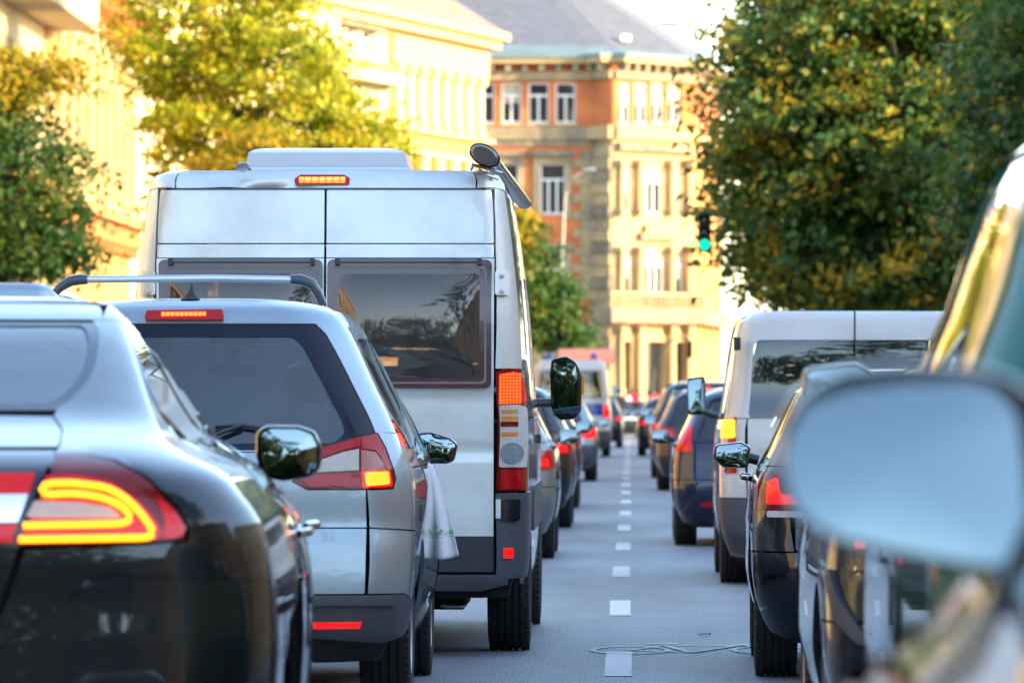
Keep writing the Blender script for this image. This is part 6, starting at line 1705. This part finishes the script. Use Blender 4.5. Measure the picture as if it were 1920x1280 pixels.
# grey hatchback close on the right
def grey_hatch():
    lights = [('deep_red', [(.30, .80), (.60, .79), (.62, .93), (.34, .94)], .006), ('lit_red', [(.34, .825), (.46, .815), (.47, .875), (.36, .885)], .012),
              ('lit_red', [(.02, .825), (.02, .826), (.021, .826)][:0] or [(.50, .82), (.57, .82), (.57, .87), (.50, .87)], .012)]
    root, B = F_('grey_hatchback', (1.50, 20.7, 0), 0, 'dark grey hatchback with red LED tail lamp, half hidden behind the blurred door mirror', None, 'hatch', 4.25, 1.76, 1.47, 'anthracite', lights=[], wheel_r=.335, wb=2.6, h=.05, bumper='body', plate=False, mirror=False)
    s = FPX/20.75
    def p(x, y): return ((x-1182)/s-1.50, HCAM+(755-y)/s)
    lmp = lit('led_cells', (1, .05, .04), 1.1, lens=260, lo=.25)
    def lm(P): return [(-x, z) for x, z in [p(*q) for q in P]][::-1]
    rear(B, 'tail_light', M['red_lens'], lm([(1604, 1034), (1656, 1036), (1658, 1012), (1608, 1004)]), root, 'B', off=.012, t=.02, h=.03, rnd=.012)
    rear(B, 'led_cells', lmp, lm([(1608, 1030), (1653, 1031), (1655, 1014), (1611, 1008)]), root, 'B', off=.018, t=.004, h=.03, rnd=.008)
    rear(B, 'bumper_step', M['anthracite'], [(0, .765), (.80, .765), (.80, .79), (0, .79)], root, 'B', off=.02, t=.03, h=.06, rnd=.008)
    rear(B, 'bumper_cladding', M['plastic_grey'], lm([(1560, 1085), (1566, 1065), (1580, 1120), (1620, 1185), (1660, 1200), (1660, 1222), (1610, 1205), (1572, 1160)]), root, 'B', wrap=True, off=.02, t=.02, h=.05, rnd=.01)
    rear(B, 'fog_lamp_trim', M['chrome'], lm([(1622, 1178), (1650, 1180), (1652, 1170), (1630, 1170)]), root, 'B', off=.03, t=.02, h=.03, rnd=.004)
grey_hatch()
# dark green people carrier
def green_mpv():
    root, B = F_('green_people_carrier', (1.52, 12.9, 0), R(0), 'dark green people carrier at the right edge, golden trees mirrored in its side windows', None, 'hatch', 4.45, 1.84, 1.97, 'green', wheel_r=.33, wb=2.75, h=.05, plate=False, lights=None)
green_mpv()
# own car: black off-roader carrying the big mirror
def near_suv():
    rows = [(.25, .80, .1, .25), (.4, .90, .0, .05), (.7, .93, 0, 0), (.9, .93, .03, .08), (.99, .915, .05, .3), (1.03, .90, .06, .9), (1.05, .885, .08, 1.2), (1.2, .80, .15, 1.45), (1.5, .70, .3, 1.8), (1.6, .64, .38, 1.95), (1.66, .55, .5, 2.1)]
    root = empty('near_car', (1.17, 3.9, 0), 0, 'very close out-of-focus black car at the lower right, queue mirrored in its wing', 'car')
    B = Body(rows, 4.6, r0=.22, rf=.5, D=1.4, bow=.06, bulge=.02)
    liner(B, root, .25, .98)
    m = M['black']
    arch_side(B, root, m, [1.2, 1.7, 2.6, 3.2, 4.0], .35, lambda y: 1.03, [(.9, .4, .36), (3.55, .4, .36)], h=.05, names=['quarter_panel', 'rear_door', 'front_door', 'fender'])
    # bonnet/front shell
    front_skin(B, m, root, .3, 1.05, 3.96, 'bonnet')
    rear(B, 'tailgate', m, [(0, .3), (.75, .3), ('y', .5, .3), ('y', .5, 1.02), (0, 1.02)], root, 'B', wrap=True, h=.08)
    yf_ = lambda z: 4.6-float(B.yf(z))-.3
    flank(B, 'side_frame', m, [(.5, 1.04), (yf_(1.04), 1.04)]+[(yf_(z), z) for z in (1.2, 1.4, 1.6, 1.655)]+[(.85, 1.655), (.6, 1.4)], root, h=.08, holes=[[(.9, 1.12), (1.9, 1.12), (1.9, 1.55), (1.1, 1.55)], [(2.0, 1.12), (2.8, 1.12), (2.45, 1.55), (2.0, 1.55)]], hrnd=.03)
    for wn in ([(.9, 1.12), (1.9, 1.12), (1.9, 1.55), (1.1, 1.55)], [(2.0, 1.12), (2.8, 1.12), (2.45, 1.55), (2.0, 1.55)]): flank(B, 'side_window', M['glass_dark'], wn, root, off=-.01, t=0, h=.1)
    patch('windscreen', B.Fr(), [(-.74, 1.06), (.74, 1.06), (.55, 1.62), (-.55, 1.62)], M['glass'], root, t=0, h=.1)
    rear(B, 'rear_window', M['glass_dark'], [(-.7, 1.06), (.7, 1.06), (.5, 1.62), (-.5, 1.62)], root, 'C', t=0, h=.1)
    roof_cap(B, m, root, .03)
    wheels(root, .35, .22, .82, .9, 3.55)
    s = FPX/6.15
    def p(x, y): return ((x-1182)/s-1.17, HCAM+(755-y)/s)
    O = [p(1480, 965), p(1455, 880), p(1462, 790), p(1505, 725), p(1580, 690), p(1700, 678), p(1820, 684), p(1905, 705), p(1955, 760), p(1970, 900), p(1965, 1030), p(1910, 1085), p(1800, 1070), p(1680, 1048), p(1560, 1022)]
    sm = side_mirror(root, O, 6.15-3.9, .14, 'satin', arm=[p3(p(1900, 1060), 2.32), p3(p(1990, 1080), 2.36)], tilt=R(17), yaw=R(-4), lip=.90, name='side_mirror', fil=.075, gshift=-.009, convex=.007, glassm='mirror_near')
    MB().tube([p3(p(1890, 1040), 2.34), p3(p(1960, 1075), 2.36), p3(p(2040, 1110), 2.38)], [.035, .045, .05], 12).build('mirror_arm', M['satin'], root, True)
def p3(q, y): return (q[0], y, q[1])
near_suv()
# -- right lane beyond the white van
F_('blue_people_carrier', (1.27, 59.3, 0), 0, 'navy blue people carrier in front of the white van', None, 'hatch', 4.3, 1.76, 1.46, 'navy', wheel_r=.32, h=.09, belt=.90,
   lights=[('lit_red_soft', [(.70, .86), ('y', .25, .86), ('y', .33, 1.1), (.70, 1.1)], .006)], bumper='body', plate=False)
F_('dark_estate_car', (1.28, 97, 0), 0, 'dark car with pale rounded door mirror, two ahead of the white van', None, 'hatch', 4.4, 1.78, 1.52, 'anthracite', h=.14, detail=False, mirror_tilt=R(8))
F_('dark_minibus', (1.25, 113, 0), 0, 'dark blue high-roofed car with orange glints ahead of the dark estate', None, 'hatch', 4.4, 1.8, 1.68, 'navy', h=.16, detail=False, mirror_tilt=R(8))
F_('pale_hatchback', (1.45, 134, 0), 0, 'pale roofed hatchback farther along the right lane', None, 'hatch', 4.2, 1.76, 1.62, 'silver_white', h=.2, detail=False)
# -- left lane beyond the camper
F_('silver_hatchback', (-1.50, 54.2, 0), 0, 'silver-grey hatchback directly ahead of the camper van', None, 'hatch', 4.2, 1.76, 1.46, 'grey', h=.1, detail=False, wheel_r=.32, high=True)
F_('black_estate_car', (-1.49, 67.7, 0), 0, 'black car second ahead of the camper van', None, 'hatch', 4.4, 1.78, 1.5, 'black', h=.12, detail=False)
F_('dark_blue_saloon', (-1.52, 80.6, 0), 0, 'dark blue car third ahead of the camper van', None, 'hatch', 4.4, 1.78, 1.48, 'navy', h=.14, detail=False)
F_('grey_hatchback', (-1.42, 108.5, 0), 0, 'grey hatchback with lit orange-red lamp just before the police van', None, 'hatch', 4.2, 1.74, 1.40, 'silver_blue', h=.14, detail=False,
   bumper='dark', lights=[('lit_red', [(.52, .72), (.83, .72), (.82, .95), (.55, .95)], .006)])
def police():
    root, B = F_('police_van', (-1.45, 158.5, 0), 0, 'white police van with blue band seen past the camper van mirror', None, 'van', 4.9, 1.94, 2.36, 'white', 'van', bumper='dark', h=.16, detail=False,
       lights=[('lit_red', [(.80, .95), (.93, .95), (.93, 1.25), (.80, 1.25)], .006)], high=False)
    for sd in 'RL': rear(B, 'blue_band', M['bluestripe'], [(0, 1.0), (.78, 1.0), (.78, 1.28), (0, 1.28)], root, sd, off=.01, t=.004, h=.2)
    flank(B, 'blue_band', M['bluestripe'], [(.3, .9), (3.6, .9), (3.6, 1.12), (.3, 1.12)], root, off=.01, t=.004, h=.3)
    for x in (-.55, .55): MB().lathe([(0, .10), (.10, .09), (.14, .04)], 'z', 14, (x, 1.0, 2.37)).build('blue_beacon', M['bluestripe'], root, True)
police()
F_('dark_saloon', (.02, 238, 0), 0, 'dark saloon seen straight from behind at the far end of the lane', None, 'sedan', 4.5, 1.80, 1.42, 'anthracite', h=.2, detail=False,
   lights=[('lit_red', [(.45, .72), (.80, .72), (.78, .92), (.45, .92)], .006)])
F_('pale_hatchback', (-1.2, 262, 0), 0, 'tiny pale car beyond the dark saloon', None, 'hatch', 4.2, 1.74, 1.55, 'silver_white', h=.25, detail=False)
F_('pale_hatchback', (1.7, 256, 0), 0, 'tiny silver car at the far crossing on the right', None, 'hatch', 4.2, 1.74, 1.5, 'grey', h=.25, detail=False)
# cars parked at the left kerb in front of the camper, only their roofs show
F_('parked_van', (-4.85, 46, 0), 0, 'pale blue parked van whose roof shows between the black saloon and the dark tree', None, 'van', 4.9, 1.92, 2.17, 'silver_blue', 'van', h=.12, detail=False, lights=[])
F_('dark_hatchback', (1.05, 160, 0), 0, 'dark hatchback fourth ahead of the white van with both lamps lit', None, 'hatch', 4.2, 1.76, 1.46, 'anthracite', h=.2, detail=False)
F_('estate_car', (-1.1, 190, 0), 0, 'dark estate ahead of the police van, brake lights lit', None, 'hatch', 4.4, 1.78, 1.5, 'black', h=.2, detail=False)
# pedestrian far away
def walker(x, y, rz, label, top, hgt=1.74):
    root = empty('person', (x, y, 0), rz, label, 'person')
    me = bpy.data.meshes.new('body')
    V = [(0, 0, .96), (0, 0, 1.15), (0, 0, 1.38), (0, -.01, 1.50), (0, .02, 1.62), (0, .02, 1.72),
         (.10, 0, .90), (.12, .06, .50), (.12, -.02, .09), (.12, .14, .03),
         (-.10, 0, .90), (-.12, -.10, .50), (-.12, -.22, .12), (-.12, -.10, .04),
         (.20, 0, 1.42), (.27, -.05, 1.14), (.25, .08, .90), (.25, .12, .82),
         (-.20, 0, 1.42), (-.27, .05, 1.14), (-.25, .14, .92), (-.25, .17, .84)]
    E = [(0, 1), (1, 2), (2, 3), (3, 4), (4, 5), (0, 6), (6, 7), (7, 8), (8, 9), (0, 10), (10, 11), (11, 12), (12, 13), (2, 14), (14, 15), (15, 16), (16, 17), (2, 18), (18, 19), (19, 20), (20, 21)]
    me.from_pydata(V, E, []); me.materials.append(top)
    o = bpy.data.objects.new('body', me); link(o, root)
    sk = o.modifiers.new('skin', 'SKIN')
    rad = [.15, .15, .17, .06, .09, .07, .10, .07, .05, .04, .10, .07, .05, .04, .075, .05, .04, .035, .075, .05, .04, .035]
    for i, r in enumerate(rad): me.skin_vertices[0].data[i].radius = (r, r*.8)
    me.skin_vertices[0].data[0].use_root = True
    o.modifiers.new('sub', 'SUBSURF').levels = 1
    MB().lathe([(1.52, .05), (1.56, .085), (1.66, .10), (1.74, .06), (1.76, .01)], 'z', 12, (0, .02, 0)).build('head', M['skin'], root, True)
    MB().lathe([(1.63, .108), (1.70, .108), (1.765, .07), (1.78, .01)], 'z', 12, (0, .0, 0)).build('hair', M['under'], root, True)
c = at(1160, 745, 225)
walker(c.x, 225, 0, 'person in a black coat crossing at the far end of the street', M['cloth_dark'])
c = at(1178, 745, 250)
walker(c.x, 250, 1, 'person in a pale jacket at the far crossing', M['cloth_light'])
